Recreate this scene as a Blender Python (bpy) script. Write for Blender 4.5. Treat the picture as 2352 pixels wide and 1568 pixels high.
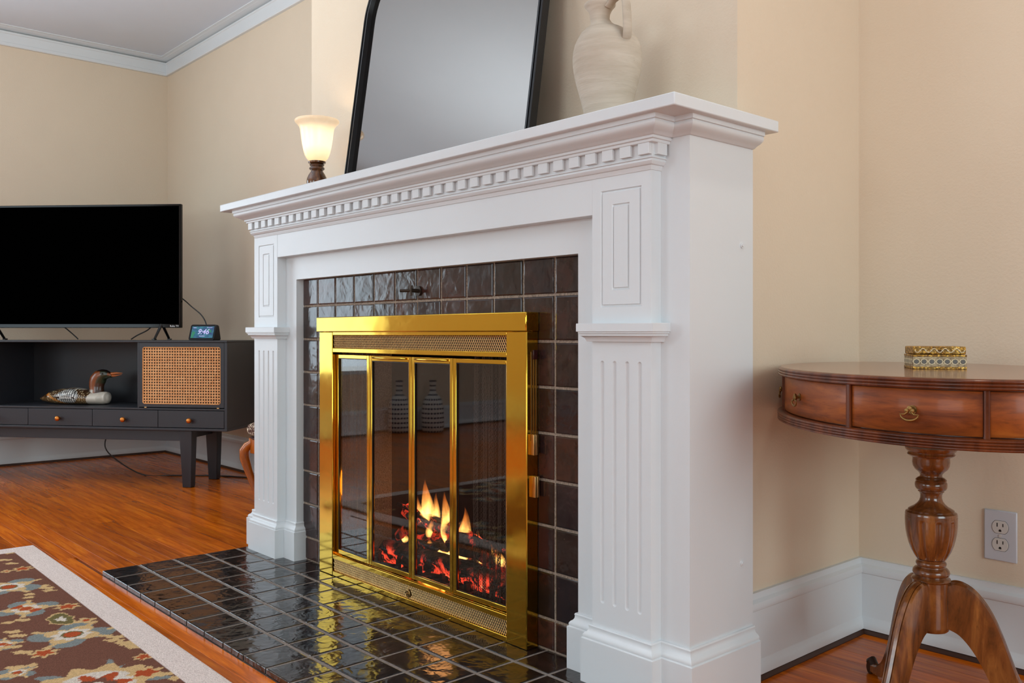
import bpy, bmesh, math, random
from math import sin, cos, pi, radians, sqrt
from mathutils import Vector, Matrix
random.seed(7)
for o in list(bpy.data.objects): bpy.data.objects.remove(o)
S = bpy.context.scene
COL = S.collection

# ------------------------------------------------------------------ camera
FPX, CX, HY, ANG, CH = 2064.0, 1176.0, 766.0, radians(41.82), 0.75
cam = bpy.data.objects.new('camera', bpy.data.cameras.new('camera'))
COL.objects.link(cam)
cam.data.sensor_width = 36.0
cam.data.lens = FPX * 36.0 / 2352.0
cam.data.shift_y = -(784.0 - HY) / 2352.0
cam.data.clip_start = 0.01
cam.location = (0, 0, CH)
cam.rotation_euler = (radians(90), 0, radians(90) - ANG)
S.camera = cam

# ------------------------------------------------------------------ world, light, exposure
S.view_settings.view_transform = 'Standard'
S.view_settings.look = 'None'
S.view_settings.gamma = 1.0
S.view_settings.use_curve_mapping = False
S.view_settings.exposure = -0.20
w = bpy.data.worlds.new('world'); S.world = w; w.use_nodes = True
bg = w.node_tree.nodes['Background']
bg.inputs[0].default_value = (0.62, 0.78, 1.0, 1); bg.inputs[1].default_value = 1.6

def area(name, loc, rot, sx, sy, power, col):
    l = bpy.data.lights.new(name, 'AREA'); l.shape = 'RECTANGLE'; l.size = sx; l.size_y = sy
    l.energy = power; l.color = col
    o = bpy.data.objects.new(name, l); o.location = loc; o.rotation_euler = rot; COL.objects.link(o)
    return o
# daylight through the windows of the room (behind the camera)
XL, XR, YS, YN, ZC = -5.725, 2.6, -3.4, 2.18, 2.49
area('window_light', (-3.7, YS + 0.03, 1.35), (radians(90), 0, 0), 1.7, 1.5, 28, (0.83, 0.97, 1.0))
area('window_light', (-0.6, YS + 0.03, 1.35), (radians(90), 0, 0), 1.7, 1.5, 42, (0.84, 0.97, 1.0))
area('window_light', (XR - 0.03, 0.45, 1.35), (radians(90), 0, radians(90)), 1.9, 1.5, 62, (0.84, 0.98, 1.0))
area('window_light', (XL + 0.03, -0.18, 1.28), (radians(90), 0, radians(-90)), 1.5, 1.6, 26, (0.80, 0.94, 1.0))
# added uplights, unseen, to brighten the ceiling and left side; no room lamps
area('added_uplight', (-0.4, -0.35, 1.5), (radians(180), 0, 0), 0.8, 0.8, 14, (0.84, 0.96, 1.0))
area('added_uplight', (-3.4, -0.10, 1.25), (radians(180), 0, 0), 0.9, 0.9, 55, (0.84, 0.96, 1.0))
# ceiling lamps of the room (recessed, behind and beside the camera)
for p in ((-0.55, 1.55), (-3.6, -0.4), (0.8, -0.8)):
    l = bpy.data.lights.new('ceiling_lamp', 'AREA'); l.shape = 'DISK'; l.size = 0.14; l.energy = 3; l.color = (1, 0.94, 0.86)
    l.spread = radians(120)
    o = bpy.data.objects.new('ceiling_lamp', l); o.location = (p[0], p[1], ZC - 0.012); COL.objects.link(o)

# ------------------------------------------------------------------ helpers
def lin(c):
    return tuple((x / 255 / 12.92) if x / 255 <= 0.04045 else ((x / 255 + 0.055) / 1.055) ** 2.4 for x in c) + (1.0,)

class NT:
    def __init__(s, name):
        s.m = bpy.data.materials.new(name); s.m.use_nodes = True; s.t = s.m.node_tree
        s.b = s.t.nodes['Principled BSDF']; s.out = s.t.nodes['Material Output']
    def n(s, typ, **kw):
        nd = s.t.nodes.new(typ)
        for k, v in kw.items():
            if k.startswith('i_'):
                key = k[2:]; key = int(key) if key.isdigit() else key
                nd.inputs[key].default_value = v
            else: setattr(nd, k, v)
        return nd
    def l(s, a, b): s.t.links.new(a, b)
    def coord(s, scale=(1, 1, 1), kind='Object', rot=(0, 0, 0)):
        tc = s.n('ShaderNodeTexCoord'); mp = s.n('ShaderNodeMapping')
        mp.inputs['Scale'].default_value = scale; mp.inputs['Rotation'].default_value = rot
        s.l(tc.outputs[kind], mp.inputs[0]); return mp.outputs[0]
    def world(s, scale=(1, 1, 1)):
        g = s.n('ShaderNodeNewGeometry'); mp = s.n('ShaderNodeMapping'); mp.inputs['Scale'].default_value = scale
        s.l(g.outputs['Position'], mp.inputs[0]); return mp.outputs[0]
    def noise(s, vec, scale, detail=4, rough=0.55, dist=0.0):
        nd = s.n('ShaderNodeTexNoise', i_Scale=scale, i_Detail=detail, i_Roughness=rough, i_Distortion=dist)
        s.l(vec, nd.inputs['Vector']); return nd.outputs['Fac']
    def ramp(s, fac, stops, interp='LINEAR'):
        r = s.n('ShaderNodeValToRGB'); r.color_ramp.interpolation = interp
        e = r.color_ramp.elements
        while len(e) < len(stops): e.new(0.5)
        for k, (p, c) in enumerate(stops):
            e[k].position = p; e[k].color = c if len(c) == 4 else tuple(c) + (1,)
        s.l(fac, r.inputs[0]); return r.outputs[0]
    def mix(s, a, b, fac, mode='MIX'):
        m = s.n('ShaderNodeMix', data_type='RGBA', blend_type=mode)
        for sock, v in ((m.inputs[0], fac), (m.inputs[6], a), (m.inputs[7], b)):
            if hasattr(v, 'links') or hasattr(v, 'is_linked'): s.l(v, sock)
            else: sock.default_value = v
        return m.outputs[2]
    def bump(s, h, strength=0.2, dist=0.01, prev=None):
        b = s.n('ShaderNodeBump', i_Strength=strength, i_Distance=dist)
        s.l(h, b.inputs['Height'])
        if prev is not None: s.l(prev, b.inputs['Normal'])
        s.l(b.outputs[0], s.b.inputs['Normal']); return b.outputs[0]
    def set(s, **kw):
        for k, v in kw.items():
            key = {'col': 'Base Color', 'rough': 'Roughness', 'metal': 'Metallic', 'spec': 'Specular IOR Level',
                   'coat': 'Coat Weight', 'coatr': 'Coat Roughness', 'trans': 'Transmission Weight', 'emi': 'Emission Color',
                   'emis': 'Emission Strength', 'ior': 'IOR', 'sheen': 'Sheen Weight'}[k]
            if hasattr(v, 'is_linked'): s.l(v, s.b.inputs[key])
            else: s.b.inputs[key].default_value = v
        return s

def simple(name, rgb, rough=0.5, metal=0.0, **kw):
    m = NT(name); m.set(col=lin(rgb), rough=rough, metal=metal, **kw); return m.m

def mat_paint(name, rgb, rough, bscale, bstr):
    m = NT(name); v = m.world()
    n1 = m.noise(v, 3.0, 3); c = m.mix(lin(rgb), lin([x * 0.965 for x in rgb]), n1)
    m.set(col=c, rough=rough)
    m.bump(m.noise(v, bscale, 3, 0.6), bstr, 0.002); return m.m

M = {}
M['wall'] = mat_paint('wall_paint', (222, 204, 180), 0.62, 150, 0.35)
M['white'] = mat_paint('white_paint', (220, 224, 226), 0.34, 60, 0.10)
M['ceil'] = mat_paint('ceiling_paint', (214, 220, 230), 0.8, 120, 0.15)
M['slot_black'] = simple('vent_interior', (14, 10, 9), 0.9)
M['dark_gap'] = simple('dark_gap', (38, 26, 20), 0.7)

def mat_planks(objrand=True):
    m = NT('oak_plank'); v = m.world((1, 14, 1)); v2 = m.world()
    if objrand:
        oi = m.n('ShaderNodeObjectInfo'); rnd = oi.outputs['Random']
    else:
        rnd = m.noise(m.world((0.5, 12, 1)), 1.0, 0)
    add = m.n('ShaderNodeVectorMath', operation='ADD'); cm = m.n('ShaderNodeCombineXYZ')
    mul = m.n('ShaderNodeMath', operation='MULTIPLY', i_1=37.0); m.l(rnd, mul.inputs[0]); m.l(mul.outputs[0], cm.inputs[0]); m.l(mul.outputs[0], cm.inputs[1])
    m.l(v, add.inputs[0]); m.l(cm.outputs[0], add.inputs[1])
    g = m.noise(add.outputs[0], 3.2, 6, 0.6, 0.8)
    g2 = m.noise(add.outputs[0], 16, 4, 0.6)
    col = m.ramp(g, [(0.25, lin((150, 68, 5))), (0.5, lin((205, 100, 8))), (0.72, lin((232, 130, 20)))])
    col = m.mix(col, lin((110, 50, 10)), m.ramp(g2, [(0.5, (0, 0, 0)), (0.75, (0.35, 0.35, 0.35))]))
    tone = m.ramp(rnd, [(0.0, (0.70, 0.66, 0.60)), (0.5, (0.95, 0.93, 0.9)), (1.0, (1.12, 1.06, 0.98))])
    col = m.mix(col, tone, 1.0, 'MULTIPLY')
    m.set(col=col, rough=m.ramp(m.noise(v2, 2.2, 3), [(0.3, (0.15,) * 3), (0.7, (0.26,) * 3)]), coat=0.0, coatr=0.12, spec=0.24)
    m.bump(g, 0.08, 0.003); return m.m
M['plank'] = mat_planks(True); M['plank_far'] = mat_planks(False)

def mat_brass(name, rgb, rough, wav):
    m = NT(name); v = m.world(); m.set(col=lin(rgb), metal=1.0, rough=m.ramp(m.noise(v, 30, 3), [(0.3, (rough,) * 3), (0.75, (rough * 1.9,) * 3)]))
    m.bump(m.noise(v, 5.0, 2), wav, 0.006); return m.m
M['brass'] = mat_brass('polished_brass', (214, 172, 62), 0.07, 0.22)
M['brass_dull'] = mat_brass('aged_brass', (150, 118, 70), 0.32, 0.1)
M['knob'] = mat_brass('copper_knob', (205, 130, 62), 0.28, 0.1)
M['grille'] = mat_brass('grille_brass', (222, 184, 124), 0.25, 0.1)

def mat_tile(name, stops, rlo, rhi, bstr, bsc):
    m = NT(name); oi = m.n('ShaderNodeObjectInfo'); rnd = oi.outputs['Random']; v = m.world()
    base = m.ramp(rnd, stops)
    n = m.noise(v, 14, 5, 0.65, 0.6)
    col = m.mix(base, m.mix(base, (2.2, 1.7, 1.5, 1), 1.0, 'MULTIPLY'), m.ramp(n, [(0.42, (0, 0, 0)), (0.62, (1, 1, 1))]))
    n3 = m.noise(v, 120, 2); col = m.mix(col, lin((120, 96, 84)), m.ramp(n3, [(0.70, (0, 0, 0)), (0.82, (0.25,) * 3)]))
    m.set(col=col, rough=m.ramp(m.noise(v, 25, 3), [(0.3, (rlo,) * 3), (0.8, (rhi,) * 3)]), spec=0.55)
    a = m.bump(m.noise(v, bsc, 2, 0.5, 0.4), bstr, 0.004)
    m.bump(m.noise(v, 140, 2), 0.12, 0.001, a); return m.m
M['tile'] = mat_tile('glazed_wall_tile', [(0, lin((24, 18, 18))), (0.35, lin((44, 28, 22))), (0.6, lin((30, 24, 28))), (0.82, lin((56, 34, 26))), (1, lin((20, 18, 22)))], 0.10, 0.26, 0.5, 22)
M['hearth'] = mat_tile('glazed_hearth_tile', [(0, lin((12, 12, 15))), (0.5, lin((26, 20, 17))), (0.8, lin((16, 16, 20))), (1, lin((36, 26, 20)))], 0.07, 0.2, 0.55, 26)
def mat_grout(name, a, b):
    m = NT(name); v = m.world(); n = m.noise(v, 260, 4, 0.7)
    m.set(col=m.ramp(n, [(0.3, lin(a)), (0.7, lin(b))]), rough=0.9); m.bump(n, 0.6, 0.002); return m.m
M['grout'] = mat_grout('wall_grout', (96, 84, 72), (176, 156, 138))
M['hgrout'] = mat_grout('hearth_grout', (112, 101, 93), (150, 138, 128))

def mat_wood(name, a, b, c, scale=(1, 1, 8), rough=0.2, sc=6.0, kind='Object', coat=0.5):
    m = NT(name); v = m.coord(scale, kind); n = m.noise(v, sc, 6, 0.6, 1.2)
    col = m.ramp(n, [(0.28, lin(a)), (0.5, lin(b)), (0.74, lin(c))])
    n2 = m.noise(v, sc * 7, 3, 0.7)
    col = m.mix(col, lin([x * 0.45 for x in a]), m.ramp(n2, [(0.55, (0, 0, 0)), (0.8, (0.5,) * 3)]))
    m.set(col=col, rough=rough, coat=coat, coatr=0.1, spec=0.25 if coat < 0.3 else 0.5); m.bump(n2, 0.05, 0.001); return m.m
M['mahog'] = mat_wood('mahogany', (58, 26, 12), (94, 44, 20), (128, 66, 32), (6, 6, 1.2), 0.3, 3.0, 'Object', 0.25)
M['mahog_v'] = mat_wood('turned_mahogany', (54, 28, 12), (110, 62, 28), (154, 98, 48), (1, 1, 0.22), 0.2, 26.0)
M['mahog_face'] = mat_wood('drawer_veneer', (84, 36, 10), (138, 68, 22), (172, 94, 34), (2.2, 2.2, 16), 0.42, 2.0, 'Object', 0.12)
M['top_wood'] = mat_wood('tabletop_veneer', (98, 58, 38), (128, 80, 54), (150, 100, 70), (3, 14, 1), 0.16, 3.0, 'Object', 0.25)
M['chairwood'] = mat_wood('honey_wood', (126, 60, 12), (178, 92, 24), (200, 118, 40), (1, 1, 0.3), 0.25, 14.0)
M['lampwood'] = mat_wood('lamp_walnut', (40, 20, 10), (92, 54, 28), (150, 96, 50), (1, 1, 0.6), 0.12, 26.0)

def mat_char(name, rgb, rough=0.45):
    m = NT(name); v = m.coord((1, 1, 1)); n = m.noise(v, 260, 3); m.set(col=m.mix(lin(rgb), lin([x * 0.82 for x in rgb]), n), rough=rough)
    m.bump(n, 0.12, 0.001); return m.m
M['stand'] = mat_char('charcoal_paint', (46, 48, 54))
M['stand_in'] = mat_char('charcoal_back_panel', (38, 40, 45))
M['black'] = simple('black_plastic', (10, 10, 11), 0.35)
M['tvglass'] = simple('tv_glass', (1, 1, 1), 0.05, spec=0.0)
M['bezel'] = simple('tv_bezel', (4, 4, 5), 0.10, spec=0.25)
M['frame_black'] = simple('matte_black_metal', (24, 24, 26), 0.32, 0.2)
M['mirror'] = simple('mirror_glass', (146, 141, 136), 0.06, 1.0)
M['plate'] = simple('outlet_plastic', (196, 198, 204), 0.35)
M['socket'] = simple('socket_plastic', (206, 202, 196), 0.35)
M['slot'] = simple('socket_slot', (22, 16, 14), 0.6)
M['cloth'] = simple('display_fabric', (46, 46, 48), 0.85)

m = NT('cane_webbing'); v = m.coord((1, 1, 1)); n = m.noise(v, 90, 3)
m.set(col=m.ramp(n, [(0.3, lin((226, 156, 92))), (0.7, lin((250, 196, 134)))]), rough=0.42); M['cane'] = m.m
m = NT('terracotta_whitewash'); v = m.coord((1, 1, 6)); v2 = m.coord((1, 1, 1))
n = m.noise(v, 9, 5, 0.6, 0.4); n2 = m.noise(v2, 180, 2)
m.set(col=m.mix(m.ramp(n, [(0.3, lin((182, 168, 150))), (0.7, lin((202, 190, 174)))]), lin((110, 92, 76)), m.ramp(n2, [(0.76, (0, 0, 0)), (0.8, (0.5,) * 3)])), rough=0.85)
m.bump(m.noise(m.coord((1, 1, 14)), 10, 3), 0.4, 0.003); M['clay'] = m.m

def mat_attr(name, rough=0.6, bsc=0, bstr=0.0, spec=0.5, coat=0.0, sheen=0.0):
    m = NT(name); a = m.n('ShaderNodeAttribute', attribute_name='Col'); v = m.coord((1, 1, 1))
    m.set(col=a.outputs[0], rough=rough, spec=spec, coat=coat, sheen=sheen)
    if bsc: m.bump(m.noise(v, bsc, 3, 0.7), bstr, 0.002)
    return m
mm = mat_attr('painted_decoy', 0.28, 0, 0, 0.5, 0.3); M['duck'] = mm.m
mm = mat_attr('wool_rug', 0.95, 0, 0, 0.1, 0, 0.0)
v = mm.world(); n = mm.noise(v, 330, 2, 0.8)
base = [l.from_socket for l in mm.t.links if l.to_socket == mm.b.inputs['Base Color']][0]
mm.set(col=mm.mix(base, mm.mix(base, (0.74, 0.71, 0.69, 1), 1.0, 'MULTIPLY'), mm.ramp(n, [(0.40, (1, 1, 1)), (0.58, (0, 0, 0))])))
mm.bump(n, 0.8, 0.004); M['rug'] = mm.m

# lamp shade: lit alabaster glass
m = NT('alabaster_shade'); v = m.coord((1, 1, 1)); n = m.noise(v, 22, 4, 0.6, 1.0)
em = m.n('ShaderNodeEmission'); sep = m.n('ShaderNodeSeparateXYZ'); m.l(m.coord((1, 1, 1)), sep.inputs[0])
hot = m.ramp(sep.outputs[2], [(0.0, (0.62, 0.45, 0.26)), (0.045, (1.0, 0.93, 0.82)), (0.085, (0.98, 0.90, 0.74)), (0.125, (0.66, 0.52, 0.36)), (0.145, (0.75, 0.6, 0.44))])
m.l(m.mix(hot, (0.8, 0.74, 0.64, 1), m.ramp(n, [(0.4, (0, 0, 0)), (0.7, (0.3,) * 3)]), ), em.inputs[0]); em.inputs[1].default_value = 0.52
tl = m.n('ShaderNodeBsdfTranslucent'); tl.inputs[0].default_value = (1, 0.88, 0.7, 1)
ad = m.n('ShaderNodeAddShader'); mx = m.n('ShaderNodeMixShader', i_0=0.35)
m.set(col=(0.8, 0.76, 0.7, 1), rough=0.2)
m.b.inputs['Base Color'].default_value = (0.35, 0.32, 0.28, 1)
m.l(m.b.outputs[0], mx.inputs[1]); m.l(tl.outputs[0], mx.inputs[2]); m.l(mx.outputs[0], ad.inputs[0]); m.l(em.outputs[0], ad.inputs[1]); m.l(ad.outputs[0], m.out.inputs[0])
M['shade'] = m.m

# fireplace glass: thin smoked pane
m = NT('smoked_glass'); tr = m.n('ShaderNodeBsdfTransparent'); tr.inputs[0].default_value = (0.80, 0.78, 0.76, 1)
gl = m.n('ShaderNodeBsdfGlossy'); gl.inputs[0].default_value = (1, 1, 1, 1); gl.inputs['Roughness'].default_value = 0.015
fr_ = m.n('ShaderNodeLayerWeight', i_Blend=0.5); pw = m.n('ShaderNodeMath', operation='POWER', i_1=4.5); m.l(fr_.outputs['Facing'], pw.inputs[0])
fr = m.n('ShaderNodeMath', operation='MULTIPLY_ADD', i_1=0.9, i_2=0.036); m.l(pw.outputs[0], fr.inputs[0]); mx = m.n('ShaderNodeMixShader')
m.l(fr.outputs[0], mx.inputs[0]); m.l(tr.outputs[0], mx.inputs[1]); m.l(gl.outputs[0], mx.inputs[2]); m.l(mx.outputs[0], m.out.inputs[0]); M['glass'] = m.m

m = NT('soot_brick'); v = m.world(); n = m.noise(v, 16, 4); m.set(col=m.ramp(n, [(0.3, lin((14, 12, 11))), (0.7, lin((28, 24, 22)))]), rough=0.95); m.bump(n, 0.5, 0.01); M['soot'] = m.m
m = NT('charred_log'); v = m.coord((1, 1, 1)); n = m.noise(v, 16, 5, 0.7, 1.2); nv = m.n('ShaderNodeTexVoronoi', i_Scale=38.0); m.l(v, nv.inputs['Vector'])
m.set(col=m.ramp(n, [(0.3, lin((20, 17, 16))), (0.55, lin((52, 46, 42))), (0.75, lin((104, 96, 90)))]), rough=0.9)
g = m.n('ShaderNodeNewGeometry'); sp = m.n('ShaderNodeSeparateXYZ'); m.l(g.outputs['Normal'], sp.inputs[0])
hn = m.noise(v, 9, 5, 0.75, 0.6); att = m.n('ShaderNodeAttribute', attribute_name='glow')
mu = m.n('ShaderNodeMath', operation='MULTIPLY'); m.l(att.outputs['Fac'], mu.inputs[0]); m.l(m.ramp(hn, [(0.50, (0, 0, 0)), (0.66, (1, 1, 1))]), mu.inputs[1])
m.set(emi=m.ramp(mu.outputs[0], [(0, (0, 0, 0)), (0.35, (0.8, 0.05, 0.02)), (0.75, (1, 0.12, 0.05)), (1, (1, 0.34, 0.16))]), emis=2.6)
m.bump(n, 0.9, 0.02); M['log'] = m.m

m = NT('flame_gas'); m.t.nodes.remove(m.b)
vol = m.n('ShaderNodeVolumePrincipled'); vol.inputs['Density'].default_value = 0.0
att = m.n('ShaderNodeAttribute', attribute_name='unused'); tc = m.n('ShaderNodeTexCoord'); sp = m.n('ShaderNodeSeparateXYZ'); m.l(tc.outputs['Generated'], sp.inputs[0])
cr = m.ramp(sp.outputs[2], [(0.0, (1.0, 0.52, 0.13)), (0.35, (1.0, 0.56, 0.14)), (0.7, (1.0, 0.26, 0.04)), (1.0, (0.85, 0.12, 0.02))])
st = m.ramp(sp.outputs[2], [(0.0, (0.55,) * 3), (0.25, (1.0,) * 3), (0.6, (0.35,) * 3), (1.0, (0.07,) * 3)])
nz = m.noise(m.coord((60, 60, 16)), 1.0, 2); nr = m.ramp(nz, [(0.35, (0.3,) * 3), (0.65, (1.2,) * 3)])
mu = m.n('ShaderNodeMath', operation='MULTIPLY'); m.l(st, mu.inputs[0]); m.l(nr, mu.inputs[1])
mu2 = m.n('ShaderNodeMath', operation='MULTIPLY', i_1=300.0); m.l(mu.outputs[0], mu2.inputs[0])
em = m.n('ShaderNodeEmission'); m.l(cr, em.inputs[0]); m.l(mu2.outputs[0], em.inputs[1]); m.t.nodes.remove(vol); m.l(em.outputs[0], m.out.inputs['Volume'])
M['flame'] = m.m

# display screen (lit)
m = NT('display_screen'); v = m.coord((1, 1, 1), 'Generated'); n = m.noise(v, 2.6, 3, 0.5, 1.6)
c = m.ramp(n, [(0.3, lin((14, 40, 110))), (0.48, lin((18, 92, 130))), (0.6, lin((30, 130, 140))), (0.72, lin((70, 90, 160)))])
m.set(col=(0.01, 0.01, 0.01, 1), rough=0.15, emi=c, emis=0.9); M['screen'] = m.m
m = NT('digit_light'); m.set(col=(0, 0, 0, 1), emi=lin((206, 200, 255)), emis=1.0); M['digits'] = m.m
m = NT('screen_leaf'); m.set(col=(0, 0, 0, 1), emi=lin((40, 150, 110)), emis=0.7); M['leafglow'] = m.m
M['print_white'] = simple('white_print', (220, 220, 220), 0.5)

m = NT('gilt_florentine'); v = m.coord((1, 1, 1)); n = m.noise(v, 60, 4, 0.6, 2.0); wv = m.n('ShaderNodeTexVoronoi', i_Scale=240.0); m.l(v, wv.inputs['Vector'])
c = m.ramp(n, [(0.35, lin((128, 84, 30))), (0.5, lin((206, 156, 62))), (0.68, lin((236, 196, 104)))])
c = m.mix(c, lin((64, 44, 26)), m.ramp(wv.outputs['Distance'], [(0.35, (0, 0, 0)), (0.6, (0.7,) * 3)]))
m.set(col=c, metal=0.55, rough=0.4); m.bump(n, 0.8, 0.004); M['gilt'] = m.m
m = NT('silvered_band'); v = m.coord((1, 1, 1)); n = m.noise(v, 120, 3)
m.set(col=m.ramp(n, [(0.35, lin((120, 102, 78))), (0.65, lin((180, 160, 126)))]), metal=0.3, rough=0.5); m.bump(n, 0.6, 0.002); M['band'] = m.m
M['cream'] = simple('cream_inlay', (232, 216, 180), 0.45)
M['medal_in'] = simple('grey_inlay', (92, 88, 82), 0.5)

m = NT('tapestry'); v = m.coord((1, 1, 1)); wv = m.noise(v, 46, 3, 0.6, 2.5)
m.set(col=m.ramp(wv, [(0.42, lin((70, 34, 26))), (0.5, lin((150, 116, 88))), (0.55, lin((228, 214, 190)))], 'CONSTANT'), rough=0.9); M['tapestry'] = m.m

def obj(name, verts, faces, mat, parent=None, smooth=None, bevel=0, uv=None):
    me = bpy.data.meshes.new(name); me.from_pydata([tuple(v) for v in verts], [], faces); me.update()
    if isinstance(mat, (list, tuple)):
        for x in mat: me.materials.append(x)
    elif mat: me.materials.append(mat)
    return link(name, me, parent, smooth, bevel)
def link(name, me, parent=None, smooth=None, bevel=0):
    if smooth is not None:
        for p in me.polygons: p.use_smooth = True
        me.set_sharp_from_angle(angle=radians(smooth))
    o = bpy.data.objects.new(name, me); COL.objects.link(o)
    if parent: o.parent = parent
    if bevel:
        b = o.modifiers.new('bevel', 'BEVEL'); b.width = bevel; b.segments = 2; b.limit_method = 'ANGLE'; b.angle_limit = radians(40)
        if smooth is None:
            for p in me.polygons: p.use_smooth = True
            me.set_sharp_from_angle(angle=radians(30))
            b.harden_normals = False
    return o
class MB:
    def __init__(s): s.v = []; s.f = []
    def add(s, v, f):
        k = len(s.v); s.v += [tuple(x) for x in v]; s.f += [tuple(i + k for i in q) for q in f]; return s
    def box(s, x0, x1, y0, y1, z0, z1, T=None):
        v = [(x, y, z) for z in (z0, z1) for y in (y0, y1) for x in (x0, x1)]
        if T is not None: v = [T @ Vector(p) for p in v]
        return s.add(v, [(0, 2, 3, 1), (4, 5, 7, 6), (0, 1, 5, 4), (2, 6, 7, 3), (0, 4, 6, 2), (1, 3, 7, 5)])
    def lathe(s, prof, n=32, c=(0, 0, 0), sx=1.0, sy=1.0, rot=0.0, caps=True, flute=None, offs=None):
        k = len(s.v)
        for i, (r, z) in enumerate(prof):
            ox, oy = (offs[i] if offs else (0, 0))
            for j in range(n):
                a = 2 * pi * j / n; rr = r
                if flute: rr = r - flute(i, a)
                x, y = rr * cos(a) * sx, rr * sin(a) * sy
                s.v.append((c[0] + ox + x * cos(rot) - y * sin(rot), c[1] + oy + x * sin(rot) + y * cos(rot), c[2] + z))
        for i in range(len(prof) - 1):
            for j in range(n):
                j2 = (j + 1) % n
                s.f.append((k + i * n + j, k + i * n + j2, k + (i + 1) * n + j2, k + (i + 1) * n + j))
        if caps:
            s.f.append(tuple(k + j for j in range(n))[::-1]); s.f.append(tuple(k + (len(prof) - 1) * n + j for j in range(n)))
        return s
    def tube(s, pts, rad, n=8, caps=True):
        pts = [Vector(p) for p in pts]; k = len(s.v); up = Vector((0, 0, 1)); prevx = None
        for i, p in enumerate(pts):
            t = (pts[min(i + 1, len(pts) - 1)] - pts[max(i - 1, 0)]).normalized()
            if prevx is None:
                x = t.cross(up)
                if x.length < 1e-3: x = t.cross(Vector((0, 1, 0)))
            else: x = prevx - t * prevx.dot(t)
            x.normalize(); y = t.cross(x); prevx = x
            r = rad(i) if callable(rad) else rad
            rx, ry = r if isinstance(r, tuple) else (r, r)
            for j in range(n):
                a = 2 * pi * j / n; s.v.append(tuple(p + x * rx * cos(a) + y * ry * sin(a)))
        for i in range(len(pts) - 1):
            for j in range(n):
                j2 = (j + 1) % n; s.f.append((k + i * n + j, k + i * n + j2, k + (i + 1) * n + j2, k + (i + 1) * n + j))
        if caps:
            s.f.append(tuple(k + j for j in range(n))[::-1]); s.f.append(tuple(k + (len(pts) - 1) * n + j for j in range(n)))
        return s
    def sweep(s, path, prof, close_prof=True):
        """mouldings: path = plan polyline, outward side is to its right; prof = (offset, z) points"""
        k = len(s.v); P = [Vector(p) for p in path]; n = len(prof)
        for i, p in enumerate(P):
            d0 = (P[i] - P[i - 1]).normalized() if i > 0 else None
            d1 = (P[i + 1] - P[i]).normalized() if i < len(P) - 1 else None
            if d0 is None: d0 = d1
            if d1 is None: d1 = d0
            n0 = Vector((d0.y, -d0.x)); n1 = Vector((d1.y, -d1.x)); mt = (n0 + n1); mt = mt / max(1e-6, mt.length_squared) * 2
            for o_, z in prof: s.v.append((p.x + mt.x * o_, p.y + mt.y * o_, z))
        for i in range(len(P) - 1):
            for j in range(n if close_prof else n - 1):
                j2 = (j + 1) % n; s.f.append((k + i * n + j, k + (i + 1) * n + j, k + (i + 1) * n + j2, k + i * n + j2))
        s.f.append(tuple(k + j for j in range(n))); s.f.append(tuple(k + (len(P) - 1) * n + j for j in range(n))[::-1])
        return s
    def prism(s, pts, y0, y1, T=None, axis='y'):
        """outline in (x,z), extruded along y"""
        k = len(s.v); n = len(pts)
        for yy in (y0, y1):
            for (x, z) in pts:
                p = Vector((x, yy, z)) if axis == 'y' else Vector((x, z, yy))
                s.v.append(tuple(T @ p if T is not None else p))
        s.f.append(tuple(range(k, k + n))); s.f.append(tuple(range(k + 2 * n - 1, k + n - 1, -1)))
        for j in range(n):
            j2 = (j + 1) % n; s.f.append((k + j2, k + j, k + n + j, k + n + j2))
        return s
    def build(s, name, mat, parent=None, smooth=None, bevel=0, loc=None, fix=True):
        me = bpy.data.meshes.new(name)
        v = s.v
        if loc is not None: v = [(a - loc[0], b - loc[1], c - loc[2]) for a, b, c in v]
        me.from_pydata(v, [], s.f); me.update()
        if fix:
            bm = bmesh.new(); bm.from_mesh(me); bmesh.ops.recalc_face_normals(bm, faces=bm.faces); bm.to_mesh(me); bm.free()
        if isinstance(mat, (list, tuple)):
            for x in mat: me.materials.append(x)
        elif mat: me.materials.append(mat)
        o = link(name, me, parent, smooth, bevel)
        if loc is not None: o.location = loc
        return o
def box(name, a, mat, parent=None, bevel=0, T=None): return MB().box(*a, T=T).build(name, mat, parent, None, bevel)
def thing(name, label, cat, loc=(0, 0, 0), rz=0.0, group=None):
    o = bpy.data.objects.new(name, None); COL.objects.link(o); o.location = loc; o.rotation_euler = (0, 0, rz)
    o.empty_display_size = 0.05
    o['label'] = label; o['category'] = cat
    if group: o['group'] = group
    return o
def tag(o, label, cat, group=None):
    o['label'] = label; o['category'] = cat
    if group: o['group'] = group
    return o
def struct(o): o['kind'] = 'structure'; return o
def boolean(o, cutters):
    for c in cutters:
        md = o.modifiers.new('cut', 'BOOLEAN'); md.object = c; md.operation = 'DIFFERENCE'; md.solver = 'EXACT'
    bpy.context.view_layer.update()
    dg = bpy.context.evaluated_depsgraph_get(); me = bpy.data.meshes.new_from_object(o.evaluated_get(dg))
    o.modifiers.clear(); o.data = me
    for c in cutters: bpy.data.objects.remove(c)
    return o
def anchor(root, loc):
    L = Vector(loc)
    for ch in COL.objects:
        if ch.parent == root: ch.location = ch.location - L
    root.location = L
    return root

# ================================================================== ROOM SHELL
XB0, XB1, YB = -2.937, -1.114, 1.645          # chimney breast
WT = 0.12
def wall(name, mb): return struct(mb.build(name, M['wall']))
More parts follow.
